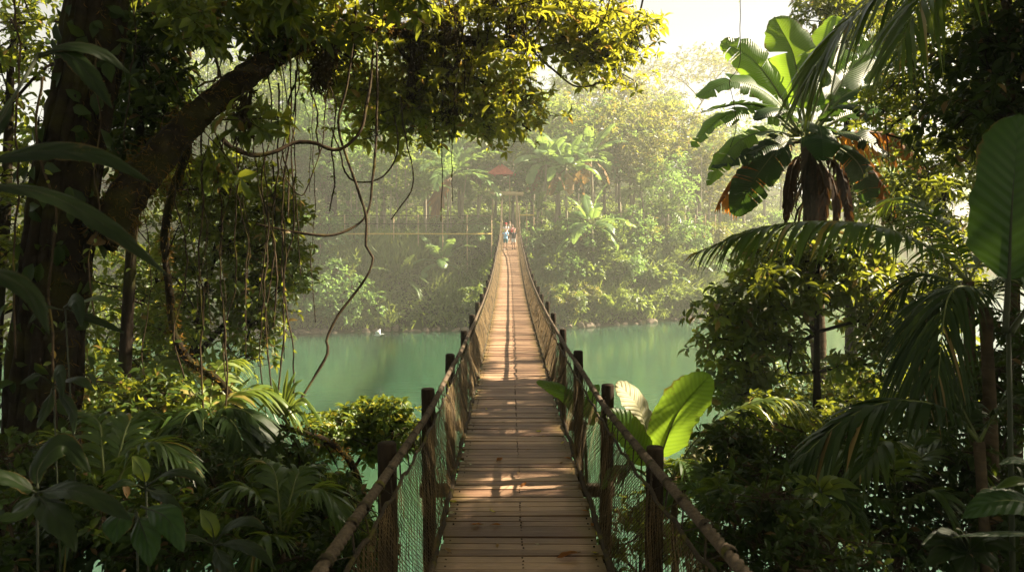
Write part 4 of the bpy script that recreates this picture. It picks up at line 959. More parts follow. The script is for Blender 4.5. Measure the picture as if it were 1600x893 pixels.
leafy_plant('broad_leaf_plant', 'upright young plant with one bright green leaf standing above pale drooping ones', 'plant', foot(230, 4.0), [
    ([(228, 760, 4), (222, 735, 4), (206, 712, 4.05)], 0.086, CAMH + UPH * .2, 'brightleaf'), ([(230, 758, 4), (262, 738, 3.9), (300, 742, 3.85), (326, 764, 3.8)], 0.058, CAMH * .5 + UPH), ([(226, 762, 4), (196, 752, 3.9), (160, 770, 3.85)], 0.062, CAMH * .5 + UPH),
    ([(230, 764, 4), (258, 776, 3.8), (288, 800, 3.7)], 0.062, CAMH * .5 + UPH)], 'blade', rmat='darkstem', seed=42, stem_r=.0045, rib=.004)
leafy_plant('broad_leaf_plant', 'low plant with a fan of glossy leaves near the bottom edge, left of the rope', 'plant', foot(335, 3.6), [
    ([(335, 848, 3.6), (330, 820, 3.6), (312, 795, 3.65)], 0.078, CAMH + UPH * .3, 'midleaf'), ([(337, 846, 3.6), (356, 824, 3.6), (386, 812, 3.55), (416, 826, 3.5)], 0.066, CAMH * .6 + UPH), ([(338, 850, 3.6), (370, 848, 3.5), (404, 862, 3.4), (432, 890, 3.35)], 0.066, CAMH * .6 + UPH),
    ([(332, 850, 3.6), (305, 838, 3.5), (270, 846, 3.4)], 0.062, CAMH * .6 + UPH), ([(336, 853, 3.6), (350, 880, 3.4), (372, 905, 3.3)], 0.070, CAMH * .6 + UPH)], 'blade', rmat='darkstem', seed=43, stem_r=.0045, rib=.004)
leafy_plant('broad_leaf_plant', 'nearly black heart shaped leaves hanging between the lobed leaf and the glossy fan', 'plant', foot(225, 3.2), [
    ([(205, 795, 3.2), (185, 812, 3.1), (178, 850, 3.05)], 0.117, CAMH * .8 + UPH * .5), ([(220, 790, 3.2), (262, 810, 3.1), (286, 862, 3.05)], 0.109, CAMH * .7 + UPH * .6), ([(212, 800, 3.2), (228, 840, 3.1), (236, 885, 3.05)], 0.109, CAMH + UPH * .5)], 'banana_dark', rmat='darkstem', seed=44, stem_r=.0045, rib=.004, wave=.08)
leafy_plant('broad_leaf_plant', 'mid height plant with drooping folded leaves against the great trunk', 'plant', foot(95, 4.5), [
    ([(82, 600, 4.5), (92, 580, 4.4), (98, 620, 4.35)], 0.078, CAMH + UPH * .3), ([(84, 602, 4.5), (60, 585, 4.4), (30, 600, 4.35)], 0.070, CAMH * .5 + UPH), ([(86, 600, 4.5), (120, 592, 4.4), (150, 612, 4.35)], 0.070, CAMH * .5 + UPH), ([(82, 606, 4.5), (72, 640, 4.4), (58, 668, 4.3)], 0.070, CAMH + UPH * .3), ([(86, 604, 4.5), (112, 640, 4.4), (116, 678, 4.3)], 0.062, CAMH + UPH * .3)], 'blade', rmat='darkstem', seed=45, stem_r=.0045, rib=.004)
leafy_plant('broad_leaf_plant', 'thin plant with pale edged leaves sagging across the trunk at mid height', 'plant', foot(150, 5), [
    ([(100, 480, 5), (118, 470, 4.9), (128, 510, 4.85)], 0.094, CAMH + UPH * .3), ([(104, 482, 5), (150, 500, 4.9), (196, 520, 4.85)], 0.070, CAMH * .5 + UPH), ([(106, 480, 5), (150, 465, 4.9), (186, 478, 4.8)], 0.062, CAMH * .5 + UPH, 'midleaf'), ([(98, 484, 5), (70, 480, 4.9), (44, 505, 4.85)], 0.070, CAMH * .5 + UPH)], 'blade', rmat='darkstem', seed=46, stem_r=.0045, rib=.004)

# ------------------------------------------------------------------ vines
vine('thick wavy branch like liana that leaves the limb and curves across to the canopy', [(345, 215, 8.7), (366, 235, 8.9), (400, 243, 9.2), (430, 236, 9.3), (456, 223, 9.4), (490, 222, 9.5), (520, 236, 9.6), (545, 226, 9.7), (566, 195, 9.8), (578, 140, 10), (584, 60, 10.2)], .030, 1, 0, .02, r1=.016)
vine('long dark vine that hangs from the canopy, kinks and trails down to the mossy liana', [(560, -20, 10.4), (545, 120, 10.3), (530, 200, 10.2), (560, 300, 10), (572, 345, 10), (571, 385, 9.9), (582, 400, 9.9), (574, 430, 9.8), (553, 460, 9.8), (530, 490, 9.7), (511, 530, 9.6), (513, 550, 9.5), (490, 590, 9.4), (465, 632, 9.2), (445, 668, 9)], .016, 2, 3, .012)
vine('vine that drops down and bends away level towards the sunlit small leaved tree', [(582, -20, 10.8), (590, 120, 10.6), (588, 220, 10.4), (582, 275, 10.2), (577, 318, 10.1), (563, 348, 10), (520, 367, 9.8), (464, 363, 9.6), (400, 350, 9.6)], .016, 3, 0, .012)
vine('vine forming a hanging loop just left of the far bank palm', [(518, 200, 10.6), (530, 232, 10.5), (537, 265, 10.5), (556, 283, 10.5), (590, 281, 10.6), (614, 257, 10.7), (622, 222, 10.8), (616, 180, 10.8)], .011, 4, 0, .012)
vine('knotted vine ending free in front of the far railing', [(620, 120, 11.2), (632, 200, 11), (636, 232, 11), (646, 262, 11), (643, 296, 11), (624, 325, 11), (611, 343, 11)], .014, 5, 0, .02, r1=.007)
vine('curved bare vine drooping off the tip of the canopy against the sky', [(1006, -10, 13), (1000, 20, 13), (985, 70, 13), (945, 122, 12.9), (902, 136, 12.8), (868, 112, 12.7), (832, 80, 12.6)], .016, 6, 0, .01)
vine('hair thin vine hanging from the sky across the big banana leaves', [(1154, -40, 15), (1157, 30, 15), (1156, 90, 15), (1150, 112, 15), (1140, 126, 15), (1147, 160, 15), (1150, 200, 15), (1141, 230, 15)], .007, 7, 2, .015)
vine('thin vine hanging in front of the far bank palm fronds', [(690, 170, 12), (691, 260, 12), (689, 345, 12)], .007, 8, 0, .012)
vine('leafy trailing vine straight above the near end of the far railing', [(706, 190, 12), (706, 250, 12), (707, 315, 12)], .006, 9, 4, .012, L=.06)
vl = [(328, 40, 330, 520, 8.4), (346, 90, 350, 560, 8.8), (402, 60, 404, 470, 9.2), (414, 70, 424, 610, 9.3), (430, 70, 420, 520, 9.4), (436, 90, 444, 560, 9.4), (454, 60, 450, 340, 9.8), (462, 50, 470, 430, 9.9), (474, 60, 484, 300, 10), (300, 190, 306, 520, 8.2), (312, 180, 318, 650, 8.4), (280, 230, 288, 590, 8),
      (362, 140, 356, 620, 8.8), (378, 130, 384, 560, 9), (452, 80, 432, 640, 9.7), (488, 60, 500, 240, 10.2), (20, -20, 24, 560, 6), (66, 120, 90, 700, 5.8), (150, 60, 148, 500, 6.4), (206, -10, 205, 420, 8.4), (330, 60, 326, 160, 7.8), (222, 220, 236, 640, 8.6), (395, 20, 396, 210, 9), (520, 60, 515, 330, 10.6)] + [(300 + 13.5 * k, 230 - 10 * k, 296 + 14 * k + (k * 37 % 23) - 11, 380 + (k * 71 % 290), 8.2 + .11 * k) for k in range(0, 15, 2)]
for k, (x0, y0, x1, y1, d) in enumerate(vl):
    g_ = np.random.default_rng(200 + k)
    pts = [(x0 + (x1 - x0) * t + g_.normal(0, 7) * (0 < t < 1), y0 + (y1 - y0) * t, d + g_.normal(0, .08)) for t in np.linspace(0, 1, 6)]
    vine('thin straight vine hanging down among others from the mossy limb' if k < 16 or k > 19 else 'thin pale vine hanging down in front of the great trunk', pts, float(g_.uniform(.003, .011)), 210 + k, int(g_.integers(2, 16)), .03, L=.07, group='thin vines hanging from the mossy limb' if k < 16 or k > 19 else 'thin vines hanging before the great trunk')
for k, pts in enumerate([[(300, 240, 8.2), (292, 200, 8.2), (262, 175, 8.2), (255, 210, 8.1), (275, 245, 8.1)], [(352, 250, 8.5), (330, 195, 8.4), (290, 160, 8.4), (270, 120, 8.4)], [(445, 235, 9.6), (440, 260, 9.6), (470, 305, 9.6), (500, 240, 9.8), (510, 150, 10)]]):
    vine(['slender loop of vine lying over the mossy limb close to the great trunk', 'slender vine arching over the limb beside its orange moss', 'fine vine forming a deep loop under the thick wavy liana'][k], pts, .007, 250 + k, 0, .015)
# ------------------------------------------------------------------ the tall banana palm on the right
D = 17.5; sc = D / FPX
rng = np.random.default_rng(50)
base = foot(1280, D); root = thing('banana_palm', 'tall banana palm with torn paddle leaves and brown dead fronds, standing above the bushy tree', 'palm', base)
cr = P(1262, 215, D)
mb = MB(); q = smooth_path([base, P(1282, 640, D), P(1274, 460, D), P(1268, 330, D), P(1264, 250, D), cr], 40)
tube(mb, q, np.interp(np.linspace(0, 1, 40), [0, .5, .8, 1], [.17, .15, .19, .16]), 12, lump=.07, rng=rng); mb.build('trunk', M['palmtrunk'], root)
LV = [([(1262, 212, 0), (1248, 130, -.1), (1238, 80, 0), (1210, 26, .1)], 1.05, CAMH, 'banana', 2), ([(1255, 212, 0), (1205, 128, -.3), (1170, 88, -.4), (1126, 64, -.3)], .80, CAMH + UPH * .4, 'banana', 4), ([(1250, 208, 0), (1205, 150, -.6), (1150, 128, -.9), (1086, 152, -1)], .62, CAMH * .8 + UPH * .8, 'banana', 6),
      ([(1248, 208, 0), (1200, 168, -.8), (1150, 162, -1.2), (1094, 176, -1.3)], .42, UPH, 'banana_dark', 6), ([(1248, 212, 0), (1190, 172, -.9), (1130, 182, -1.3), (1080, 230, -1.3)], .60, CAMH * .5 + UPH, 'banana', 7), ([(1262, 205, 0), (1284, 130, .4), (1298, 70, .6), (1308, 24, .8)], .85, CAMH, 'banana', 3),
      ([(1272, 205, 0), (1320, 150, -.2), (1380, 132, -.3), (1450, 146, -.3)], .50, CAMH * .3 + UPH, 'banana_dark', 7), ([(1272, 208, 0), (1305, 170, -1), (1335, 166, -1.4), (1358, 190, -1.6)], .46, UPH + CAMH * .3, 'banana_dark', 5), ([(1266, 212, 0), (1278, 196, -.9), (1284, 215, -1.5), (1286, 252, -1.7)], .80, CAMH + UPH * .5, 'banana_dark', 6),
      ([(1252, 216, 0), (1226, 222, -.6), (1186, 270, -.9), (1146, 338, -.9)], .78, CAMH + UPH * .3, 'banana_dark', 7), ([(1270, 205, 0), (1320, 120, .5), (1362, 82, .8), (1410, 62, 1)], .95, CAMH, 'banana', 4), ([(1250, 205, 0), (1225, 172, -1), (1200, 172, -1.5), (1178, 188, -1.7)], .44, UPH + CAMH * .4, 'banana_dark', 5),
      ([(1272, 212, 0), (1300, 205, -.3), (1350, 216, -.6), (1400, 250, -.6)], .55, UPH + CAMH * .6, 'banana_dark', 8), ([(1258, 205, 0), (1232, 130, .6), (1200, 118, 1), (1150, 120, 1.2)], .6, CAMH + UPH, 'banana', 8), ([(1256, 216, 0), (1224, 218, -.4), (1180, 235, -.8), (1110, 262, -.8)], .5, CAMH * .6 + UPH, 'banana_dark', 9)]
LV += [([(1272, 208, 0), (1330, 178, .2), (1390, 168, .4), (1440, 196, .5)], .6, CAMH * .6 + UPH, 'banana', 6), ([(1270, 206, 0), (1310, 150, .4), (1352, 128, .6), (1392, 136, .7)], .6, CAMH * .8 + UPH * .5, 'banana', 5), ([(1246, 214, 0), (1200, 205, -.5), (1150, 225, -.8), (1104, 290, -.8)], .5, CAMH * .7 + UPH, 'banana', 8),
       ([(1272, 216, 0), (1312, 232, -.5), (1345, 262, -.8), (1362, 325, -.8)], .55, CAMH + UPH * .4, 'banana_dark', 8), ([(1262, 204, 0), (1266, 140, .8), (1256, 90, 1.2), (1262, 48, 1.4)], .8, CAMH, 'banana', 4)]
for pts, w, h, mt, te in LV:
    mb = MB(); p = [P(x, y, D + dd) for x, y, dd in pts]
    blade(mb, p, w, h, rng, 'banana', te, fold=.28, edge=.42, n=44, petiole=.20, rib=.028, wave=.035, rag=.03)
    mb.build('leaf', [M[mt], M['rib']], root)
DV = [([(1250, 222, 0), (1215, 228, -.4), (1168, 262, -.7), (1122, 322, -.8)], .50), ([(1245, 222, 0), (1205, 235, -.1), (1165, 280, -.2), (1140, 325, -.2)], .50), ([(1278, 222, 0), (1340, 208, -.3), (1400, 215, -.5), (1446, 262, -.5)], .55), ([(1278, 228, 0), (1330, 240, -.4), (1370, 275, -.6), (1398, 340, -.6)], .55), ([(1275, 235, 0), (1310, 260, -.4), (1322, 300, -.5), (1330, 350, -.5)], .45),
      ([(1255, 238, 0), (1240, 258, -.4), (1232, 300, -.5), (1228, 345, -.5)], .4), ([(1262, 245, 0), (1255, 270, -.45), (1254, 310, -.5), (1256, 352, -.5)], .4), ([(1270, 245, 0), (1285, 275, -.45), (1288, 310, -.5), (1284, 356, -.5)], .4), ([(1276, 230, 0), (1350, 225, .2), (1420, 245, .4), (1462, 300, .5)], .5), ([(1258, 240, 0), (1236, 275, .1), (1240, 315, .2), (1246, 350, .2)], .4), ([(1270, 240, 0), (1300, 280, .2), (1308, 320, .3), (1304, 348, .3)], .4)]
for k_, (pts, L_) in enumerate(DV):
    if k_ in (6, 9): continue
    mb = MB(); frond(mb, [P(x, y, D + dd) for x, y, dd in pts], L_ * (.72 if k_ in (0, 1, 2, 3, 8) else .42), 30, CAMH + UPH, rng, droop=1.0, w=.045, rib=.022, vee=0, ang=(30, 55))
    mb.build('dead_frond', [M['dead' if k_ in (0, 1, 2, 3, 8) else 'dead_dark'], M['deadrib']], root)
mb = MB(); a = rng.uniform(0, 6.28, 90); t = rng.uniform(0, 1, 90)      # hanging fibres of the dead leaf skirt
pos = np.array([P(1266, 235, D)]) + np.stack([np.cos(a) * .22, np.sin(a) * .22, -t * 1.15], -1)
place_leaves(mb, LEAF_STRAP, pos, np.stack([np.cos(a) * .35, np.sin(a) * .35, np.full(90, -1.)], -1) + rng.normal(0, .15, (90, 3)), np.stack([np.cos(a), np.sin(a), 0 * a], -1), rng.uniform(.3, .7, 90), .05)
mb.build('leaf_skirt', M['rootfuzz'], root)

# ------------------------------------------------------------------ right side trees
rg = np.random.default_rng(60)
tree('bushy_tree', 'bushy broadleaf tree with a slim dark trunk, backed by the river, below the banana palm', 'tree',
     [foot(1282, 13.6), P(1280, 760, 13.6), P(1277, 650, 13.6), P(1276, 520, 13.7), P(1277, 430, 13.8), P(1280, 395, 13.8)], [.12, .11, .095, .075, .05, .03],
     pxc(rg, [(1270, 440, 110, 48, 12.4, 14.6, 36), (1175, 500, 62, 52, 12.8, 14.6, 30), (1150, 590, 42, 36, 12.8, 14.2, 14), (1360, 480, 62, 55, 12.6, 14.6, 24), (1220, 560, 60, 40, 13, 14.8, 10), (1390, 560, 46, 50, 12.8, 14.4, 15), (1330, 410, 50, 30, 12.8, 14.4, 12), (1340, 570, 40, 30, 13, 14.6, 6), (1195, 420, 40, 30, 13, 14.4, 9), (1140, 520, 40, 60, 13, 14.4, 14), (1250, 395, 90, 22, 12.8, 14.4, 14), (1410, 500, 40, 60, 12.8, 14.4, 12), (1200, 630, 60, 24, 12.6, 14, 10)]),
       .42, 6, 6, .205, .22, 'midleaf', seed=61, droop=.55, rtip=.012)
tree('sunny_bush', 'bright yellow green bush on the waterline behind the bushy tree', 'bush',
     [foot(1275, 17.5), P(1275, 690, 17.5), P(1275, 620, 17.5)], [.06, .05, .03],
     pxc(rg, [(1275, 596, 75, 28, 16.8, 18.8, 28), (1250, 650, 80, 30, 16.5, 18, 18), (1350, 620, 60, 34, 16.8, 18.4, 16)]), .34, 13, 6, .12, .26, 'brightleaf', bark='bark_thin', seed=62)
tree('tall_tree', 'tall tree whose leafy top shows against the sky behind the banana palm leaves', 'tree',
     [foot(1330, 21), P(1330, 500, 21), P(1325, 250, 21), P(1320, 60, 21)], [.22, .18, .13, .06],
     pxc(rg, [(1305, 26, 50, 34, 19.5, 22, 26), (1370, 20, 60, 44, 19.5, 22, 22), (1320, -60, 90, 50, 19, 22.5, 24), (1360, 110, 40, 60, 20, 22, 12), (1372, 200, 66, 70, 19.5, 22, 26), (1400, 300, 60, 46, 19.5, 22, 18), (1335, 290, 46, 40, 20, 22, 10)]), .58, 9, 6, .19, .22, 'midleaf', seed=63, droop=.4)
tree('tall_tree', 'spreading tree with a long bare side branch that fills the upper right corner', 'tree',
     [foot(1680, 15.5), P(1680, 600, 15.5), P(1670, 300, 15.5), P(1640, 170, 15.5), P(1590, 142, 15.4), P(1500, 150, 15.3), P(1440, 166, 15.2), P(1385, 206, 15.1)], [.24, .20, .17, .13, .085, .065, .05, .02],
     pxc(rg, [(1480, 40, 95, 60, 14.5, 17, 44), (1560, 70, 70, 80, 14, 17, 36), (1450, 150, 90, 40, 14.4, 16.4, 30), (1540, 190, 80, 45, 14.4, 16.4, 26), (1440, 250, 60, 50, 15, 17, 18), (1520, 270, 80, 40, 15, 17, 20), (1500, -60, 190, 50, 13.5, 17, 40), (1400, 90, 30, 60, 15, 17, 10)]), .42, 8, 6, .17, .21, 'midleaf', seed=64, droop=.45)
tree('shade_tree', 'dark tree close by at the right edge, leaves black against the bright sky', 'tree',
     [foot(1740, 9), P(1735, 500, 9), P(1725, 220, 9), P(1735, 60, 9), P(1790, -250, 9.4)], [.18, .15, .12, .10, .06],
     np.concatenate([cut_sun_gaps(np.stack([rg.uniform(5.6, 14, 270), rg.uniform(6.0, 13.2, 270), rg.uniform(12.6, 18.5, 270)], -1)), pxc(rg, [(1570, 110, 55, 90, 8.3, 10, 26), (1530, 190, 50, 40, 8.6, 10, 12), (1590, 20, 50, 50, 8.4, 10, 12), (1640, 200, 60, 160, 8, 10, 20)])]), .42, 9, 6, .16, .24, 'darkleaf', seed=65, droop=.5)  # first clump block is unseen crown added to shade the foreground
tree('shade_tree', 'broad unseen tree added off to the right to shade the near boards', 'tree',
     [foot(2300, 8), P(2300, 300, 8), P(2300, -100, 8), P(2350, -600, 8)], [.25, .2, .16, .08],
     cut_sun_gaps(np.concatenate([np.stack([rg.uniform(9, 19, 110), rg.uniform(3.5, 13.5, 110), rg.uniform(13, 20, 110)], -1), np.stack([rg.uniform(6, 13, 90), rg.uniform(9, 13, 90), rg.uniform(16.5, 23, 90)], -1), np.stack([rg.uniform(13, 18, 70), rg.uniform(-6, 8, 70), rg.uniform(5, 13, 70)], -1), (lambda yy: np.stack([yy * .70 + rg.uniform(1.2, 4, 150), yy, rg.uniform(6.5, 14, 150)], -1))(rg.uniform(6.5, 14, 150)), np.stack([rg.uniform(9.6, 14.5, 260), rg.uniform(10.2, 14.8, 260), rg.uniform(11.0, 16.5, 260)], -1), np.stack([rg.uniform(9.6, 12.4, 120), rg.uniform(9.6, 16.6, 120), rg.uniform(13.9, 15.2, 120)], -1)])), .9, 14, 6, .28, .24, 'darkleaf', tmpl=LEAF_FAR, seed=68, droop=.4)  # added leaf blocks, out of view, set between sun and near boards
tree('understory_tree', 'dim feathery tree between the arching palm frond and the big dark banana leaf', 'tree',
     [foot(1490, 14.5), P(1488, 600, 14.5), P(1480, 420, 14.5), P(1475, 300, 14.5)], [.09, .08, .06, .03],
     pxc(rg, [(1460, 330, 60, 56, 13.5, 15.5, 24), (1500, 400, 55, 60, 13.5, 15.5, 22), (1410, 330, 40, 40, 14, 15.5, 10), (1440, 470, 50, 60, 13.5, 15.5, 20), (1480, 560, 70, 60, 13, 15, 22)]), .38, 7, 6, .15, .22, 'midleaf', seed=66, droop=.5)
for lb, sx, dd, spec, L_, sd, mt in [
    ('dark shrub mass below the long grey palm frond', 1260, 8.2, [(1230, 730, 90, 50, 7.4, 9, 30), (1330, 710, 90, 50, 7.6, 9.2, 28), (1160, 690, 50, 40, 8, 9.4, 14), (1270, 790, 70, 30, 7, 8.4, 12)], .11, 70, 'darkleaf'),
    ('shrub with white water glints between its leaves near the bottom right', 1440, 7.6, [(1480, 740, 70, 46, 6.8, 8.4, 22), (1350, 800, 50, 40, 6.6, 8, 13), (1430, 850, 70, 40, 6.2, 7.6, 16), (1500, 830, 60, 50, 6.4, 7.8, 16), (1400, 760, 70, 24, 7, 8.2, 7)], .095, 71, 'darkleaf'),
    ('shrub right beside the lower right hand rope', 1180, 5.6, [(1190, 800, 60, 40, 5, 6.2, 18), (1240, 860, 70, 40, 4.6, 5.8, 22), (1130, 860, 40, 40, 5, 6, 10), (1320, 870, 60, 40, 4.6, 5.8, 16)], .075, 72, 'darkleaf'),
    ('dark shrub at the right edge around the slim black trunk', 1570, 8, [(1540, 640, 50, 70, 7.4, 9, 22), (1580, 560, 40, 60, 7.6, 9, 14), (1560, 740, 50, 50, 7, 8.4, 18), (1600, 840, 50, 60, 6.2, 7.6, 18), (1470, 660, 50, 40, 8, 9.4, 14)], .11, 73, 'darkleaf'),
    ('low shrub with yellow glimpses between the pale banana leaf and the grey palm frond', 1120, 11, [(1120, 730, 60, 46, 10, 11.8, 20), (1200, 660, 60, 36, 10.6, 12, 16), (1060, 760, 40, 34, 10, 11.4, 12), (1270, 660, 60, 36, 10.8, 12.4, 14), (1350, 650, 70, 36, 11, 12.6, 16)], .12, 74, 'midleaf'),
    ('waterside shrub seen through the right hand netting', 1000, 10.6, [(1010, 800, 36, 40, 10, 11.6, 12), (1050, 850, 50, 36, 9.4, 11, 14), (960, 860, 30, 20, 10, 11, 6)], .11, 75, 'midleaf')]:
    tree('understory_shrub', lb, 'shrub', [foot(sx, dd), P(sx, 940, dd), P(sx, 800, dd)], [.035, .03, .018], pxc(rg, spec), .25, 8, 6, L_, .25, mt, bark='bark_thin', seed=sd)

# palms on the right
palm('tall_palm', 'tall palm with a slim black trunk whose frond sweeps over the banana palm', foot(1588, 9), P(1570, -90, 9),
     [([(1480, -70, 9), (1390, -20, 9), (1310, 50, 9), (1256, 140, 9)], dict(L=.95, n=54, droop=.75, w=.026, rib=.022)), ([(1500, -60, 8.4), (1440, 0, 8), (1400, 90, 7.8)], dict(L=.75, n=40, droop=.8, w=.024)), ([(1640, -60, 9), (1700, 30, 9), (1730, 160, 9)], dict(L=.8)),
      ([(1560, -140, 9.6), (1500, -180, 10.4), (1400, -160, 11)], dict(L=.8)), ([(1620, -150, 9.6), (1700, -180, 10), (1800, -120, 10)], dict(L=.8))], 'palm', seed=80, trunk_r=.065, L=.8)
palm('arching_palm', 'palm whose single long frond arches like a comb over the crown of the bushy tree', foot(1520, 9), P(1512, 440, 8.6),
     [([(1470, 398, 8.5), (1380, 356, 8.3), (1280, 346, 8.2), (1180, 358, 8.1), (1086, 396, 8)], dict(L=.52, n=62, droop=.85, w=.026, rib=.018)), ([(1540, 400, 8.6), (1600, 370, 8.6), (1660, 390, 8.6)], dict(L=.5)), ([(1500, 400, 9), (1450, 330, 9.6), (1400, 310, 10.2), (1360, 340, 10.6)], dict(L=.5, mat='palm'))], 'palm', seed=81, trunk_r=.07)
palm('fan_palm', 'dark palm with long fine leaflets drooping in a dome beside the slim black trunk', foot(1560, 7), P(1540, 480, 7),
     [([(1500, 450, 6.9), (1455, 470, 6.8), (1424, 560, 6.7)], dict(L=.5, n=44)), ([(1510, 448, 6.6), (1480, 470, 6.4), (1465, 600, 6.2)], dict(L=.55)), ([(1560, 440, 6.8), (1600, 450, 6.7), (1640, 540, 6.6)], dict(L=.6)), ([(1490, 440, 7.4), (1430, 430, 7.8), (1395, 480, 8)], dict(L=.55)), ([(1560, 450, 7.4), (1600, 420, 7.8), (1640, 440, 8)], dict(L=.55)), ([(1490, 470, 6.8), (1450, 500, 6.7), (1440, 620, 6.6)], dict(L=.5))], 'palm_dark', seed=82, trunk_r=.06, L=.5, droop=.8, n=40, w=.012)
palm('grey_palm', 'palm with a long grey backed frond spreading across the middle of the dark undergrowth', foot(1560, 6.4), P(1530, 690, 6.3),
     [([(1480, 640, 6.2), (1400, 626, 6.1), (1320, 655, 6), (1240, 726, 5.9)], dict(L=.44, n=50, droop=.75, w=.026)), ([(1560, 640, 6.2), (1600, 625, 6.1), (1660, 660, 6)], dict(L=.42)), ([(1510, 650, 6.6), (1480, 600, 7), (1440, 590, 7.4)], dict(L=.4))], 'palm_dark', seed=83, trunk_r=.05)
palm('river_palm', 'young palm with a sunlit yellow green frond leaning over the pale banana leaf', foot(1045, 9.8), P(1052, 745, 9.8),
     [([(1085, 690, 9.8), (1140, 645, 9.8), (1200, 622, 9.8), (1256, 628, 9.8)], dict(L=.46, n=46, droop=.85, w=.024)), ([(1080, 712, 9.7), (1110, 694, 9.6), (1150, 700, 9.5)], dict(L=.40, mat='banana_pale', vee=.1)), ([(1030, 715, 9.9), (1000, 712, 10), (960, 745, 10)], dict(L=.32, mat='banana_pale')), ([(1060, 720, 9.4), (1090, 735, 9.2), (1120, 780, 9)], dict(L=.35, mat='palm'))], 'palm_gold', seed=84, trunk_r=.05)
palm('understory_palm', 'low palm with brown tipped fronds near the bottom, between rope and dark shrubs', foot(1210, 6.2), P(1215, 850, 6.2),
     [([(1190, 790, 6.1), (1150, 765, 6), (1105, 790, 5.9)], dict(L=.3)), ([(1240, 790, 6.1), (1290, 765, 6), (1345, 800, 5.9)], dict(L=.32)), ([(1215, 790, 6), (1218, 770, 5.7), (1222, 800, 5.5)], dict(L=.3)), ([(1180, 840, 5.9), (1140, 840, 5.7), (1110, 890, 5.6)], dict(L=.3))], 'palm_dark', seed=85, trunk_r=.035, n=32, L=.3, w=.02)

palm('understory_palm', 'feathery green palm in the middle of the lower right undergrowth', foot(1400, 7), P(1398, 780, 7),
     [([(1360, 715, 6.9), (1310, 705, 6.8), (1250, 770, 6.7)],), ([(1440, 715, 7), (1490, 705, 7), (1545, 765, 7)],), ([(1395, 710, 6.8), (1380, 690, 6.6), (1345, 740, 6.4)],), ([(1420, 720, 7.3), (1440, 680, 7.6), (1480, 670, 7.9)],), ([(1420, 780, 6.7), (1460, 770, 6.5), (1500, 825, 6.4)], dict(L=.3)), ([(1370, 780, 6.7), (1330, 775, 6.5), (1290, 835, 6.4)], dict(L=.3))], 'palm', seed=86, trunk_r=.045, n=38, L=.40, w=.022)
palm('understory_palm', 'small bright palm low beside the right rope, in front of the yellow glimpsed shrub', foot(1120, 8), P(1118, 830, 8),
     [([(1090, 770, 8), (1062, 760, 8), (1040, 800, 8)],), ([(1145, 770, 8), (1180, 760, 8), (1210, 810, 8)],), ([(1120, 770, 7.8), (1130, 745, 7.6), (1160, 760, 7.4)],), ([(1105, 775, 8.2), (1100, 735, 8.5), (1085, 720, 8.8)],)], 'palm', seed=87, trunk_r=.04, n=34, L=.34, w=.02)
# banana leaves on the right
leafy_plant('banana_plant', 'banana plant by the right rail with one cream leaf and one big upright green leaf', 'plant', foot(1024, 9.2), [
    ([(1022, 745, 9.2), (1016, 695, 9.2), (1000, 640, 9.25), (964, 596, 9.3)], .52, TOSUN + CAMH * .9, 'banana_pale'), ([(1024, 745, 9.2), (1040, 690, 9.15), (1062, 640, 9.1), (1110, 584, 9.1)], .50, CAMH),
    ([(1018, 745, 9.2), (1000, 700, 9), (978, 668, 8.9), (948, 642, 8.85)], .36, CAMH * .8 + UPH * .5), ([(1020, 748, 9.2), (990, 730, 9), (960, 735, 8.9), (938, 765, 8.85)], .22, UPH)], 'banana', seed=90, profile='banana', stem_r=.05, rib=.014, wave=.03, petiole=.16)
leafy_plant('banana_sapling', 'banana sapling poking one yellow edged leaf through the net on to the sunny deck', 'plant', foot(930, 12.6), [
    ([(912, 662, 12.6), (890, 622, 12.7), (866, 606, 12.8), (838, 596, 12.8)], .26, CAMH + UPH), ([(914, 662, 12.6), (925, 620, 12.8), (935, 600, 13)], .2, CAMH), ([(914, 664, 12.6), (935, 650, 12.4), (950, 668, 12.3)], .2, CAMH + UPH)], 'banana', seed=91, profile='banana', stem_r=.025, rib=.008, petiole=.1)
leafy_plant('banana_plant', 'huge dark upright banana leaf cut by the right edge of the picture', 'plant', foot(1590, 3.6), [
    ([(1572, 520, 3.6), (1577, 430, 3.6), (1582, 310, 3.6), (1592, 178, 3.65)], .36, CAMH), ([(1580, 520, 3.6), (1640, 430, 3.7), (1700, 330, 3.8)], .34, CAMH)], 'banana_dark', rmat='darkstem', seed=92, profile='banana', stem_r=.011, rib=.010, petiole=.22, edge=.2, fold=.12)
hand = lambda c, tips, w, d2=0: [([(c[0], c[1], c[2]), ((c[0] + tx) / 2, (c[1] + ty) / 2 - abs(tx - c[0]) * .14 - 4, c[2] - .05), (tx, ty, c[2] - .12)], w, UPH + CAMH * .7) for tx, ty in tips]
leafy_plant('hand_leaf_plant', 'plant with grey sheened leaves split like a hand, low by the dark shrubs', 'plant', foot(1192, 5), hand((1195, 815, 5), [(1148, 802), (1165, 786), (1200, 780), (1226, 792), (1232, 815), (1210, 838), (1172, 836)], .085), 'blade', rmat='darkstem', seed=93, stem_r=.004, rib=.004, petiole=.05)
leafy_plant('hand_leaf_plant', 'green hand shaped leaves held level on a thin stalk above the glinting shrub', 'plant', foot(1282, 5.6), hand((1282, 768, 5.6), [(1225, 752), (1240, 772), (1265, 745), (1310, 746), (1345, 764), (1322, 782), (1288, 792)], .09), 'midleaf', rmat='darkstem', seed=94, stem_r=.004, rib=.004, petiole=.05)
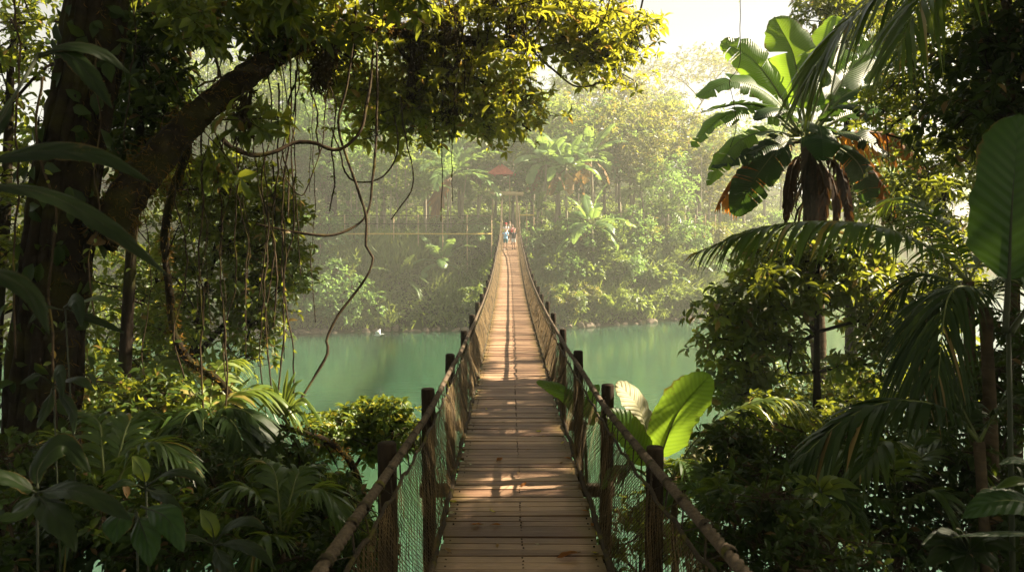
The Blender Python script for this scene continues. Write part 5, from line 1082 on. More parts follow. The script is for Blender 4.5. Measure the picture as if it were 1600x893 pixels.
leafy_plant('hand_leaf_plant', 'large grey hand shaped leaf at the bottom right with ribbed fingers', 'plant', foot(1514, 3.6), hand((1514, 862, 3.6), [(1440, 850), (1462, 832), (1500, 828), (1560, 842), (1592, 862), (1560, 892), (1500, 905), (1445, 885)], .085), 'blade', rmat='darkstem', seed=95, stem_r=.004, rib=.004, petiole=.05)
leafy_plant('broad_leaf_plant', 'pale ribbed paddle leaf jutting in from the right edge low down', 'plant', foot(1640, 3.6), [
    ([(1640, 800, 3.6), (1590, 782, 3.5), (1545, 785, 3.45), (1504, 808, 3.4)], .15, UPH + CAMH * .8), ([(1640, 740, 3.6), (1590, 718, 3.5), (1560, 725, 3.45)], .06, UPH + CAMH * .5), ([(1640, 760, 3.6), (1590, 750, 3.5), (1552, 764, 3.45)], .06, UPH + CAMH * .5, 'midleaf'), ([(1640, 838, 3.6), (1570, 832, 3.4), (1490, 838, 3.3)], .05, UPH + CAMH * .2)], 'banana_dark', seed=96, profile='ovate', stem_r=.006, rib=.005)

# ground cover on the near bank
rg = np.random.default_rng(97)
mb = MB(); n = 9000
x = np.where(rg.uniform(0, 1, n) < .5, rg.uniform(-15, -1.6, n), rg.uniform(2.2, 17, n)); y = rg.uniform(.5, 17.5, n)
z = ground_z(x, y); k = z > .15; pos = np.stack([x, y, z + rg.uniform(.02, .35, n)], -1)[k]
rosettes(mb, rg, pos, np.array([0, 0, 1]) + rg.normal(0, .35, pos.shape), 5, .17, .24, LEAF_FAR, droop=.1)
tag(mb.build('ground_cover', M['darkleaf']), kind='stuff')
# ------------------------------------------------------------------ the far bank
def gz(x, y): return float(ground_z(np.array(x, float), np.array(y, float)))
def far_at(px, u):
    """point on the far ground in photo column px, u metres inland of the shoreline"""
    d = 70.0
    for _ in range(12):
        p = PZ(px, d, 8.0); d += (shore(p[0]) + u - p[1])
    return np.array([p[0], p[1], gz(p[0], p[1])])
def far_tree(name, label, cat, h, cr, seed, leaf, kind='round', bark='bark_pale', L=.44, ncl=40, nros=13, loc=(0, 0, 0), group=None, tr=.22):
    rg = np.random.default_rng(seed); base = np.asarray(loc, float)
    root = thing(name, label, cat, base, group)
    n = ncl; u = rg.normal(0, 1, (n, 3)); u = nrm(u) * rg.uniform(.45, 1, (n, 1)) ** .6
    if kind == 'round': c = u * [cr, cr, cr * .85] + [0, 0, h - cr * .85]
    elif kind == 'tall': c = u * [cr * .75, cr * .75, h * .36] + [0, 0, h * .62]
    elif kind == 'umbrella':
        c = np.stack([u[:, 0] * cr, u[:, 1] * cr, h - .9 - (u[:, 0] ** 2 + u[:, 1] ** 2) * cr * .32 + rg.choice([0, -1.6, -3.0], n, p=[.6, .25, .15])], -1)
    elif kind == 'bush': c = u * [cr, cr, h * .48] + [0, 0, h * .52]
    c += rg.normal(0, .25, c.shape) * (cr / 4)
    wood = MB(); lv = MB()
    th = h * (.55 if kind == 'umbrella' else .8 if kind != 'bush' else .35)
    trunk = np.array([[0, 0, -.6], [rg.normal(0, .15), rg.normal(0, .15), th * .35], [rg.normal(0, .3), rg.normal(0, .3), th * .7], [rg.normal(0, .4), rg.normal(0, .4), th]])
    tp = smooth_path(trunk, 9) + base; c = c + base
    grow(wood, rg, tp, c, .03, rmax=tr * .7, trunk_r=np.linspace(tr, tr * .35, 9), sides=6, sag=.10)
    r = rg.uniform(.7, 1.3, n) * cr * (.26 if kind == 'umbrella' else .34)
    clump_leaves(lv, None, rg, c, r, nros, 6, L, .26, LEAF_FAR, flat=.35 if kind == 'umbrella' else .7, up=.7, twig=0, droop=.3)
    wood.build('trunk', M[bark], root); lv.build('crown', M[leaf], root)
    return root
def far_banana(name, label, n, L, h, seed, leaf='farbanana', loc=(0, 0, 0), dead=3):
    rg = np.random.default_rng(seed); base = np.asarray(loc, float); root = thing(name, label, 'banana plant', base)
    mb = MB(); top = base + [rg.normal(0, .15), rg.normal(0, .15), h]
    tube(mb, smooth_path([base - [0, 0, .5], base * .5 + top * .5 + [rg.normal(0, .1), 0, 0], top], 9), np.linspace(.15, .10, 9), 7); mb.build('trunk', M['bark_pale'], root)
    mb = MB()
    for i in range(n):
        a = i * 2.4 + rg.normal(0, .3); f = (i + .5) / n; el = R(82 - 75 * f + rg.normal(0, 8)); LL = L * rg.uniform(.8, 1.1)
        blade(mb, arch(top - [0, 0, .1 * f], a, el, LL, R(35 + 75 * f)), LL * .26, (0, 0, 1) if f > .2 else (math.sin(a + 3.14) * .8, math.cos(a + 3.14) * .8, .4), rg, 'banana', int(rg.integers(1, 6)), fold=.3, edge=.5, n=16, petiole=.18, rib=.025, wave=.04)
    mb.build('crown', [M[leaf], M['rib']], root)
    if dead:
        mb = MB()
        for i in range(dead):
            a = rg.uniform(0, 6.28); blade(mb, arch(top - [0, 0, .15], a, R(-30), L * .8, R(55)), L * .2, (math.sin(a), math.cos(a), .3), rg, 'banana', 5, n=14, petiole=.2, rib=.02)
        mb.build('dead_leaves', [M['dead_pale'], M['deadrib']], root)
    return root
def far_palm(name, label, n, L, h, seed, leaf='farpalm', loc=(0, 0, 0), droop=(30, 80), LL=.75, nl=26, w=.05, dead=0, el0=80):
    rg = np.random.default_rng(seed); base = np.asarray(loc, float); root = thing(name, label, 'palm', base)
    mb = MB(); top = base + [rg.normal(0, .2), rg.normal(0, .2), h]
    tube(mb, smooth_path([base - [0, 0, .5], base * .5 + top * .5 + [rg.normal(0, .15), 0, 0], top], 9), np.linspace(.13, .09, 9), 7); mb.build('trunk', M['bark_pale'], root)
    mb = MB()
    for i in range(n):
        a = i * 2.4 + rg.normal(0, .3); f = (i + .5) / n
        frond(mb, arch(top, a, R(el0 - (el0 - 5) * f + rg.normal(0, 6)), L * rg.uniform(.85, 1.1), R(droop[0] + (droop[1] - droop[0]) * f)), LL, nl, (0, 0, 1), rg, droop=.45, w=w, n_path=12, rib=.03, seg=4)
    mb.build('crown', [M[leaf], M['rib']], root)
    if dead:
        mb = MB()
        for i in range(dead):
            a = R(200) + i * .8; frond(mb, arch(top, a, R(-20), L * .8, R(60)), LL, nl, (0, 0, 1), rg, droop=.6, w=w, n_path=12, rib=.03, seg=4)
        mb.build('dead_fronds', [M['dead'], M['deadrib']], root)
    return root

rgf = np.random.default_rng(300)
# one of each kind of forest tree, then copies
protos = []
def place_tree(pr, px, u, sc, label, group=None, used=[]):
    p = far_at(px, u); rz = float(rgf.uniform(0, 6.28))
    if pr not in used:
        used.append(pr); pr.location = Vector(p.tolist()); pr.rotation_euler = (0, 0, rz); pr.scale = (sc,) * 3; pr['label'] = label
        if group: pr['group'] = group
        return pr
    return dup(pr, p, rz, sc, label, group)
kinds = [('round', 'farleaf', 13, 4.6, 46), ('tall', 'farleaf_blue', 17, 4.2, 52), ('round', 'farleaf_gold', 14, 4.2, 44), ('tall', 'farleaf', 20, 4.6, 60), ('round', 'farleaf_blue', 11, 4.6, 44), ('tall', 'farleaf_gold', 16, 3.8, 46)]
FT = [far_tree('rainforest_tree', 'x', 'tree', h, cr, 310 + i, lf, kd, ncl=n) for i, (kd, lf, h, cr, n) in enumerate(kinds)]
words_ = {0: 'rounded green', 1: 'tall cool green', 2: 'rounded golden', 3: 'very tall green', 4: 'broad bluish', 5: 'tall golden'}
ordn = ['first', 'second', 'third', 'fourth', 'fifth', 'sixth', 'seventh', 'eighth', 'ninth', 'tenth', 'eleventh', 'twelfth', 'thirteenth', 'fourteenth']
rows = [('front', 11, [(330, 4, 1.0), (392, 0, 1.0), (452, 4, 1.05), (508, 1, .85), (566, 4, .8), (622, 0, .75), (838, 0, .72), (985, 2, .75), (1040, 4, .8), (1098, 5, .8), (1160, 0, .9), (1230, 2, 1), (1320, 0, 1.1), (1430, 4, 1.1)]),
        ('middle', 20, [(300, 1, 1.0), (362, 3, .95), (420, 1, 1.0), (478, 3, .95), (536, 1, 1.05), (596, 3, .95), (655, 1, 1), (712, 5, .9), (770, 3, .85), (826, 1, .9), (885, 0, 1.0), (948, 5, .95), (1012, 2, .85), (1075, 5, .85), (1140, 1, .85), (1210, 3, .85), (1290, 1, .9), (1380, 3, .9), (1480, 1, .9)]),
        ('second', 15.5, [(316, 4, 1.2), (378, 1, .9), (438, 0, 1.1), (494, 1, .95), (552, 4, 1.1), (610, 1, .8), (668, 4, 1), (728, 0, .9), (806, 4, 1), (862, 0, 1), (924, 4, 1.15), (968, 0, 1), (1026, 2, 1.05), (1082, 4, 1.1), (1135, 0, 1.05), (1200, 4, 1.2), (1270, 0, 1.2), (1350, 4, 1.2)]),
        ('rear', 36, [(270, 3, 1.1), (340, 1, 1.2), (436, 3, 1.05), (500, 3, 1.15), (566, 1, 1.25), (632, 3, 1.1), (700, 3, 1.1), (765, 1, 1.2), (832, 5, 1.2), (900, 3, 1.1), (966, 2, 1.3), (1035, 0, 1.15), (1105, 2, 1.05), (1180, 0, 1.1), (1225, 3, .85), (1270, 3, .9), (1370, 1, .9), (1470, 3, .9)]),
        ('rearmost', 58, [(260, 1, 1.1), (330, 3, 1.0), (440, 1, 1.1), (530, 3, 1.1), (620, 1, 1.2), (710, 3, 1.0), (800, 1, 1.1), (880, 3, .9)])]
for rn, u, lst in rows:
    L_ = sorted([a for a in lst if a[0] < 795], key=lambda a: -a[0]); R_ = sorted([a for a in lst if a[0] >= 795], key=lambda a: a[0])
    for side, ll in (('left', L_), ('right', R_)):
        for i, (px, k, sc) in enumerate(ll):
            place_tree(FT[k], px + rgf.normal(0, 6), u + rgf.normal(0, 1.6), sc * rgf.uniform(.94, 1.06), f'hazy {words_[k]} tree, {ordn[i]} {side} of the far portal in the {rn} forest row', 'rainforest trees across the river')
# trees that stand out
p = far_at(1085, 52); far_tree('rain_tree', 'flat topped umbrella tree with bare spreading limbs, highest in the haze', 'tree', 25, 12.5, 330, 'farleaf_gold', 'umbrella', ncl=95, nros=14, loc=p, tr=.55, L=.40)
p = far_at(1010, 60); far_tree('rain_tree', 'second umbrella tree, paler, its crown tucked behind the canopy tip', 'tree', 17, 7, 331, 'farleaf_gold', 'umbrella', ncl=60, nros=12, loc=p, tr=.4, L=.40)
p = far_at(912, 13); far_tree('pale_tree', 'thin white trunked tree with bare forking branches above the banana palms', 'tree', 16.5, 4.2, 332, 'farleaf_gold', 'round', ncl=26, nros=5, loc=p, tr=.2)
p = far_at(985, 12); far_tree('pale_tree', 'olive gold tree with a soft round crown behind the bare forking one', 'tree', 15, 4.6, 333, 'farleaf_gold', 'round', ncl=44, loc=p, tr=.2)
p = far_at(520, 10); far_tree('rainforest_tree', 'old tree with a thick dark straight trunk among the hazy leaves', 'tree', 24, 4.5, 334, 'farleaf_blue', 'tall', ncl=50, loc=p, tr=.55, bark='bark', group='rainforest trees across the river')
for i, (px, u, h) in enumerate([(545, 8, 9), (560, 8.5, 8), (600, 9, 10), (612, 8, 8), (636, 9, 9), (706, 8.5, 8), (728, 9, 7), (848, 8, 7), (1070, 9, 9), (1092, 10, 9)]):
    q = far_at(px, u); mb = MB(); tube(mb, smooth_path([q - [0, 0, .5], q + [rgf.normal(0, .2), 0, h * .5], q + [rgf.normal(0, .4), 0, h]], 10), np.linspace(.085, .04, 10), 6)
    o = mb.build('bare_stem', M['bark_pale'], origin=q); tag(o, 'slim pale bare stem standing among the trees across the river', 'sapling', 'pale stems in the far forest')
# palms and bananas one can tell apart
def at_crown(px, py, u):
    """base on the far ground and height so that the crown sits at photo pixel (px, py)"""
    b = far_at(px, u); d = float((b - CAMP) @ FWD); z = P(px, py, d)[2]
    return b, max(.5, z - b[2])
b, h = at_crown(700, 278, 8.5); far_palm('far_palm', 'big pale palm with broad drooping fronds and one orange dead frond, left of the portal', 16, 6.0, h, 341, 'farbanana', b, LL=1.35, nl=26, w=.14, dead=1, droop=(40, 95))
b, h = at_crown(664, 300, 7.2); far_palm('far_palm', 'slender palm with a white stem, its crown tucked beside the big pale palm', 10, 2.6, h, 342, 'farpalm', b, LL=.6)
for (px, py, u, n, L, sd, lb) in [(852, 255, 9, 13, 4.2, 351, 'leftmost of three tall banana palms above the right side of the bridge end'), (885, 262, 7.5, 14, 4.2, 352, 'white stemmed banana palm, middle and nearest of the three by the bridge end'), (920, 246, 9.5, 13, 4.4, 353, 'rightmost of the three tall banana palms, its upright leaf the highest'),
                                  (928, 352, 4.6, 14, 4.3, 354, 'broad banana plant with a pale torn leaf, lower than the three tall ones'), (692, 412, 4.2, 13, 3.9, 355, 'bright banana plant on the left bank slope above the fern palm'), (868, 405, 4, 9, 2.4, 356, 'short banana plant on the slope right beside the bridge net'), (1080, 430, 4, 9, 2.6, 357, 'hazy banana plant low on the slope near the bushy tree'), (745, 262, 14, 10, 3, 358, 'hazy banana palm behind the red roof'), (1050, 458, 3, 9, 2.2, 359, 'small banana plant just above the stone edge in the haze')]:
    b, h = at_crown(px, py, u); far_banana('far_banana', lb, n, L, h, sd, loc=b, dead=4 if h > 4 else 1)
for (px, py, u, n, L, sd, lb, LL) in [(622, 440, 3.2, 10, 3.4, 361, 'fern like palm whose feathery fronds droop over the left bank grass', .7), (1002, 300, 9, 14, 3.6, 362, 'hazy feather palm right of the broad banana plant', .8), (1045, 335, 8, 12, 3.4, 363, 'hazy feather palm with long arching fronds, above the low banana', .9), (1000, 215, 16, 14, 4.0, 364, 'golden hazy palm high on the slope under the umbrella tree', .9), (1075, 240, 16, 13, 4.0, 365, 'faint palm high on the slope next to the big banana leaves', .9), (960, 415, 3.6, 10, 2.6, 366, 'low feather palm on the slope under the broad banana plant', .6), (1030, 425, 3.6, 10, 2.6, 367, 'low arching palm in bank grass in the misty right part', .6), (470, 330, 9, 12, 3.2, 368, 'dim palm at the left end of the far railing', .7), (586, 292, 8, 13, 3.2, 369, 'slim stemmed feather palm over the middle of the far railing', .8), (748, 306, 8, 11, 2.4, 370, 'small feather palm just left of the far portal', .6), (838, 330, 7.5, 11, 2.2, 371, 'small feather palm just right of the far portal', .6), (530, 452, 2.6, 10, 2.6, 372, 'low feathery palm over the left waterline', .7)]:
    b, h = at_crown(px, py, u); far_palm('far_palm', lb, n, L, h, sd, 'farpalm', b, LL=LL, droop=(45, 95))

# bushes on the slope
BT = [far_tree('bank_bush', 'x', 'bush', h, cr, 370 + i, lf, 'bush', ncl=n, L=L_, nros=11, tr=.07, bark='bark_thin') for i, (lf, h, cr, n, L_) in enumerate([('farleaf', 2.6, 1.7, 26, .30), ('farleaf_blue', 3.4, 2.4, 34, .30), ('farleaf_gold', 2.2, 1.5, 22, .26), ('farleaf', 1.7, 1.4, 20, .40)])]
bw = {0: 'round green', 1: 'large feathery', 2: 'yellowish', 3: 'low leafy'}
ub = []
def place_bush(px, u, k, sc, lb):
    p = far_at(px, u); p[2] -= .25
    if k not in ub:
        ub.append(k); o = BT[k]; o.location = Vector(p.tolist()); o['label'] = lb
        o.rotation_euler = (0, 0, 1.0); o.scale = (sc,) * 3
    else: o = dup(BT[k], p, float(rgf.uniform(0, 6.28)), sc, lb)
    o['group'] = 'bushes on the far bank slope'
brow = [('waterline', 1.3, [(370, 1, 1.1), (404, 0, 1.2), (440, 1, 1.1), (476, 1, 1.25), (512, 1, 1.3), (548, 1, 1.0), (744, 0, .9), (766, 3, 1), (862, 2, 1.2), (884, 0, 1.0), (906, 2, 1.1), (930, 3, 1), (965, 0, .9), (1000, 3, 1.1), (1036, 0, .9), (1072, 3, 1.1), (1110, 0, 1), (1160, 1, 1), (1220, 0, 1.1), (1290, 1, 1.2)]),
        ('mid slope', 3.6, [(360, 1, 1.2), (410, 0, 1.3), (455, 1, 1.2), (500, 1, 1.1), (540, 0, 1.0), (757, 0, 1.0), (850, 0, 1.1), (880, 1, .8), (918, 3, 1.2), (950, 0, 1.1), (985, 1, .9), (1020, 3, 1.3), (1060, 0, 1.1), (1100, 1, 1), (1150, 0, 1.2), (1215, 1, 1.1), (1300, 0, 1.3)]),
        ('slope top', 6.4, [(345, 1, 1.3), (395, 0, 1.5), (438, 1, 1.3), (484, 0, 1.3), (528, 1, 1.1), (720, 0, .9), (745, 1, .85), (762, 0, .95), (836, 1, .9), (860, 0, 1.1), (900, 1, 1.0), (945, 0, 1.2), (980, 1, 1.1), (1025, 2, 1.3), (1065, 1, 1.1), (1110, 2, 1.4), (1165, 0, 1.3), (1230, 1, 1.3), (1310, 0, 1.4)])]
for rn, u, lst in brow:
    L_ = sorted([a for a in lst if a[0] < 795], key=lambda a: -a[0]); R_ = sorted([a for a in lst if a[0] >= 795], key=lambda a: a[0])
    for side, ll in (('left', L_), ('right', R_)):
        for i, (px, k, sc) in enumerate(ll): place_bush(px + rgf.normal(0, 4), u + rgf.normal(0, .35), k, sc * rgf.uniform(.92, 1.1), f'{bw[k]} bush on the far bank, {ordn[i]} {side} of the bridge at the {rn}')

# stuff: grass and undergrowth on the far bank
mb = MB(); n = 21000
px = rgf.uniform(330, 1330, n); xs = []; 
X_ = rgf.uniform(-34, 46, n); U_ = rgf.uniform(.25, 5.6, n) ** 1.0; dens = np.sin(X_ * .9) + np.sin(X_ * .37 + 1) + np.sin(U_ * 1.3 + X_ * .5); k = dens + rgf.normal(0, .8, n) > -.6
X_, U_ = X_[k], U_[k]; Y_ = shore(X_) + U_; pos = np.stack([X_, Y_, ground_z(X_, Y_) - .05], -1)
place_leaves(mb, LEAF_STRAP, pos, np.stack([rgf.normal(0, .5, len(pos)), -.55 + rgf.normal(0, .4, len(pos)), np.full(len(pos), 1.)], -1), np.stack([rgf.normal(0, .5, len(pos)), np.full(len(pos), -1.), np.full(len(pos), .5)], -1), rgf.uniform(.6, 1.6, len(pos)) * np.where(U_ < 1.2, .7, 1), .045)
n = 1600; X_ = rgf.uniform(-16, -7.5, n); U_ = rgf.uniform(4.2, 6.4, n); Y_ = shore(X_) + U_; pos = np.stack([X_, Y_, ground_z(X_, Y_)], -1)
place_leaves(mb, LEAF_STRAP, pos, np.stack([rgf.normal(0, .35, n), -.25 + rgf.normal(0, .3, n), np.full(n, 1.)], -1), np.stack([rgf.normal(0, .5, n), np.full(n, -1.), np.full(n, .5)], -1), rgf.uniform(1.2, 2.6, n), .035)
tag(mb.build('bank_grass', M['grass']), kind='stuff')
mb = MB(); n = 26000; X_ = rgf.uniform(-48, 60, n); U_ = rgf.uniform(.5, 60, n) * rgf.uniform(.1, 1, n); Y_ = shore(X_) + U_
pos = np.stack([X_, Y_, ground_z(X_, Y_) + rgf.uniform(0, 1.0, n)], -1)
rosettes(mb, rgf, pos, np.array([0, -.35, 1]) + rgf.normal(0, .35, pos.shape), 5, .36, .26, LEAF_FAR, droop=.15)
n = 15000; X_ = rgf.uniform(-36, 40, n); U_ = rgf.uniform(.4, 8.5, n); Y_ = shore(X_) + U_
pos = np.stack([X_, Y_, ground_z(X_, Y_) + rgf.uniform(0, .7, n)], -1)
rosettes(mb, rgf, pos, np.array([0, -.7, 1]) + rgf.normal(0, .35, pos.shape), 5, .30, .28, LEAF_FAR, droop=.15)
tag(mb.build('undergrowth', M['farleaf']), kind='stuff')

# stones that edge the far shore
SM = []
for s in range(4):
    rg = np.random.default_rng(400 + s); bm = bmesh.new(); bmesh.ops.create_icosphere(bm, subdivisions=3, radius=.5)
    pl = nrm(rg.normal(0, 1, (9, 3))); dd = rg.uniform(.30, .46, 9)
    for v in bm.verts:
        c = np.array(v.co[:])
        for q, t in zip(pl, dd):
            e = c @ q - t
            if e > 0: c = c - q * e
        v.co = Vector(c * [1.25, .9, .85] + rg.normal(0, .006, 3))
    me = bpy.data.meshes.new('shore_stone'); bm.to_mesh(me); bm.free(); me.materials.append(M['stone']); SM.append(me)
for x in list(np.arange(-26, -3.2, .82)) + list(np.arange(4.6, 21, .85)):
    if rgf.uniform() < .12: continue
    x += rgf.normal(0, .12); y = float(shore(x)) + rgf.uniform(.0, .35)
    o = bpy.data.objects.new('shore_stone', SM[int(rgf.integers(0, 4))]); col.objects.link(o)
    o.location = Vector((x, y, gz(x, y) * .4 + rgf.uniform(-.16, .06))); o.rotation_euler = (rgf.normal(0, .25), rgf.normal(0, .25), rgf.uniform(0, 6.28)); o.scale = tuple(float(a) for a in rgf.uniform(.45, 1.15, 3))
    tag(o, 'squared grey brown stone in the row edging the far shore left of the bridge' if x < 0 else 'rounded grey brown stone in the row edging the far shore right of the bridge', 'stone', 'shore stones left of the bridge' if x < 0 else 'shore stones right of the bridge')

# railings of the far walkway, bench frame, red roofed hut
def railing(label, px0, px1, y_top, y_bot, d0, d1, n, rails, seed):
    rg = np.random.default_rng(seed); a0, a1 = P(px0, y_top, d0), P(px1, y_top, d1); b0, b1 = P(px0, y_bot, d0), P(px1, y_bot, d1)
    root = thing('railing', label, 'railing', b0)
    for i in range(n):
        t = i / (n - 1); a = a0 * (1 - t) + a1 * t; b = b0 * (1 - t) + b1 * t; g_ = np.array([b[0], b[1], min(b[2] - .2, gz(b[0], b[1]))])
        mb = MB(); tube(mb, smooth_path([g_, a + [0, 0, .06]], 5), .05, 6); mb.build('post', M['pole'], root)
    for f in rails:
        mb = MB(); q0, q1 = b0 * (1 - f) + a0 * f, b1 * (1 - f) + a1 * f
        tube(mb, smooth_path([q0, (q0 + q1) / 2 + [0, 0, rg.normal(0, .04)], q1], 12), .04 if f > .2 else .075, 6); mb.build('rail', M['rail'] if f < .2 else M['beam'], root)
railing('long railing with a yellow lower beam along the far walkway left of the portal', 462, 768, 337, 366, 71.5, 71.5, 9, (1.0, .55, .02), 1)
railing('short railing with a yellow beam just right of the far portal', 812, 834, 322, 336, 73.5, 73.5, 3, (1.0, .02), 2)
railing('pale single rail half lost in the mist near the bushy tree', 1070, 1118, 336, 352, 82, 84, 4, (1.0, .4), 3)
c = P(783, 273, 80); hut = thing('hut', 'small hut on posts with a faded red pyramid roof above the far portal', 'hut', (c[0], c[1], gz(c[0], c[1])))
mb = MB(); s = 1.45; ap = c + [0, 0, 1.15]
V = np.array([[-s, -s, 0], [s, -s, 0], [s, s, 0], [-s, s, 0]]) + c; V = np.vstack([V, [ap], V - [0, 0, .08], [ap - [0, 0, .12]]])
mb.add(V, [np.array([[0, 1, 4], [1, 2, 4], [2, 3, 4], [3, 0, 4], [6, 5, 9], [7, 6, 9], [8, 7, 9], [5, 8, 9]]), np.array([[0, 5, 6, 1], [1, 6, 7, 2], [2, 7, 8, 3], [3, 8, 5, 0]])]); mb.build('roof', M['tin'], hut, smooth=False)
for sx in (-.85, .85):
    for sy in (-.85, .85):
        mb = MB(); tube(mb, [(c[0] + sx, c[1] + sy, gz(c[0], c[1]) - .3), (c[0] + sx, c[1] + sy, c[2] + .02)], .06, 6); mb.build('post', M['pole'], hut)

# egret skimming the river
c = P(592, 523, 52); mb = MB()
bdy = smooth_path([c + [-.30, .0, -.02], c + [-.12, 0, 0], c + [.08, 0, .01], c + [.22, 0, .06], c + [.34, 0, .05]], 14)
tube(mb, bdy, np.array([.012, .03, .055, .075, .08, .08, .075, .065, .05, .035, .03, .035, .02, .004]), 8)
o = mb
for sd in (-1, 1):
    t = np.linspace(0, 1, 8); ch = .24 * (1 - t ** 2) + .05
    le = c + np.stack([.10 - .10 * t + .0 * t, sd * (.04 + t * .58), .05 + .26 * np.sin(t * 1.9)], -1); te = le + np.stack([-ch, 0 * t, -.02 + 0 * t], -1)
    V = np.stack([le + [0, 0, .008], te, le - [0, 0, .008]], 1); k3 = np.arange(7)[:, None] * 3
    mb.add(V.reshape(-1, 3), np.concatenate([k3 + [0, 1, 4, 3], k3 + [1, 2, 5, 4], k3 + [2, 0, 3, 5]]))
tag(mb.build('egret', M['bird'], origin=c), 'white egret gliding low over the river by the far stones', 'bird')

# ------------------------------------------------------------------ people walking on the bridge
def person(label, px, py, d, h, heading, top_m, bot_m, hair_m, cap=None, seed=0, arms='down', skirt=False, short=True, bag=None):
    rg = np.random.default_rng(seed); y = d; z = float(deck_z(y)); s = h / 1.7
    base = np.array([P(px, py, d)[0], y, z]); root_loc = base
    ca, sa = math.cos(heading), math.sin(heading)
    Tm = lambda p: base + np.array([p[0] * ca - p[1] * sa, p[0] * sa + p[1] * ca, p[2]]) * s
    J = {'pel': (0, 0, .92), 'wai': (0, .0, 1.06), 'che': (0, .01, 1.28), 'nek': (0, .0, 1.44), 'hd0': (0, .01, 1.52), 'hd1': (0, .02, 1.61), 'hd2': (0, .01, 1.68)}
    st = rg.uniform(.08, .16)
    for sd, n in ((-1, 'l'), (1, 'r')):
        f = st * sd
        J['hip' + n] = (sd * .09, 0, .88); J['kne' + n] = (sd * .10, f * .8 + .03, .48); J['ank' + n] = (sd * .10, f, .08); J['toe' + n] = (sd * .12, f + .16, .035)
        J['sho' + n] = (sd * .17, 0, 1.40)
        if arms == 'up': J['elb' + n] = (sd * .24, .08, 1.17); J['wri' + n] = (sd * .14, .27, 1.24); J['han' + n] = (sd * .10, .33, 1.28)
        else: J['elb' + n] = (sd * .24, -f * .5, 1.12); J['wri' + n] = (sd * .25, -f + .05, .88); J['han' + n] = (sd * .24, -f + .07, .79)
    E = [('pel', 'wai'), ('wai', 'che'), ('che', 'nek'), ('nek', 'hd0'), ('hd0', 'hd1'), ('hd1', 'hd2')]
    for n in 'lr': E += [('pel', 'hip' + n), ('hip' + n, 'kne' + n), ('kne' + n, 'ank' + n), ('ank' + n, 'toe' + n), ('che', 'sho' + n), ('sho' + n, 'elb' + n), ('elb' + n, 'wri' + n), ('wri' + n, 'han' + n)]
    rad = {'pel': (.14, .10), 'wai': (.12, .09), 'che': (.14, .10), 'nek': (.05, .05), 'hd0': (.07, .08), 'hd1': (.078, .095), 'hd2': (.055, .065), 'hip': .085, 'kne': .055, 'ank': .038, 'toe': .035, 'sho': .055, 'elb': .04, 'wri': .028, 'han': .035}
    names = list(J); idx = {n: i for i, n in enumerate(names)}
    me = bpy.data.meshes.new('person'); me.from_pydata([Tm(J[n]) - base for n in names], [(idx[a], idx[b]) for a, b in E], [])
    o = bpy.data.objects.new('person', me); col.objects.link(o); o.location = Vector(base.tolist())
    m = o.modifiers.new('skin', 'SKIN'); m.use_smooth_shade = True
    for i, n in enumerate(names):
        r = rad.get(n, rad.get(n[:3])); sv = me.skin_vertices[0].data[i]
        sv.radius = (r[0] * s, r[1] * s) if isinstance(r, tuple) else (r * s, r * s); sv.use_root = (n == 'pel')
    sb = o.modifiers.new('sub', 'SUBSURF'); sb.levels = sb.render_levels = 1
    dg = bpy.context.evaluated_depsgraph_get(); dg.update()
    me2 = bpy.data.meshes.new_from_object(o.evaluated_get(dg)); o.modifiers.clear(); o.data = me2; me2.materials.clear(); me2.materials.append(M['skin'])
    for pl_ in me2.polygons: pl_.use_smooth = True
    tag(o, label, 'person')
    def part(name, mat, tubes):
        mb = MB()
        for js, rr in tubes: tube(mb, smooth_path([Tm(J[j] if isinstance(j, str) else j) for j in js], 8), np.interp(np.linspace(0, 1, 8), np.linspace(0, 1, len(rr)), rr) * s, 10)
        mb.build(name, M[mat], o)
    part('shirt', top_m, [(((0, 0, .90), 'wai', 'che', (0, .0, 1.43)), [.165, .15, .165, .07])] + [(('sho' + n, tuple(np.array(J['sho' + n]) * .45 + np.array(J['elb' + n]) * .55)), [.075, .06]) for n in 'lr'])
    if skirt: part('skirt', bot_m, [(((0, 0, .98), (0, 0, .80), (0, 0, .58)), [.15, .17, .20])])
    else: part('shorts' if short else 'trousers', bot_m, [(((0, 0, .98), (0, 0, .86)), [.155, .165])] + [(('hip' + n, tuple(np.array(J['hip' + n]) * .25 + np.array(J['kne' + n]) * .75)) if short else ('hip' + n, 'kne' + n, 'ank' + n), [.10, .08] if short else [.10, .075, .06]) for n in 'lr'])
    part('shoe', 'black', [(('ankl', 'toel'), [.045, .045])]); part('shoe', 'white' if seed % 2 else 'black', [(('ankr', 'toer'), [.045, .045])])
    hb = MB(); bm = bmesh.new(); bmesh.ops.create_icosphere(bm, subdivisions=2, radius=1.0)
    V = []; keep = {}
    for v in bm.verts: V.append(Tm((v.co.x * .095, v.co.y * .11 - .012, 1.615 + v.co.z * .105)))
    Fc = np.array([[v.index for v in f.verts] for f in bm.faces if f.calc_center_median().z > -.05 + .75 * f.calc_center_median().y or f.calc_center_median().z > .45]); bm.free()
    hb.add(np.array(V), Fc); hb.build('hair', M[hair_m], o)
    if cap:
        mb = MB(); tube(mb, [Tm((0, 0, 1.64)), Tm((0, 0, 1.70)), Tm((0, 0, 1.735))], np.array([.108, .10, .05]) * s, 10); box(mb, Tm((0, .12, 1.655)), np.array([.15, .12, .015]) * s); mb.build('cap', M[cap], o)
    if bag:
        mb = MB(); box(mb, Tm((0, .20, 1.16)), np.array([.34, .18, .30]) * s, bev=.04); t = mb.build('bag', M[bag], col and None, origin=Tm((0, .2, 1.16)), smooth=False); tag(t, 'small red bag held before the chest of the walker in pink', 'bag')
    return o
PI = math.pi
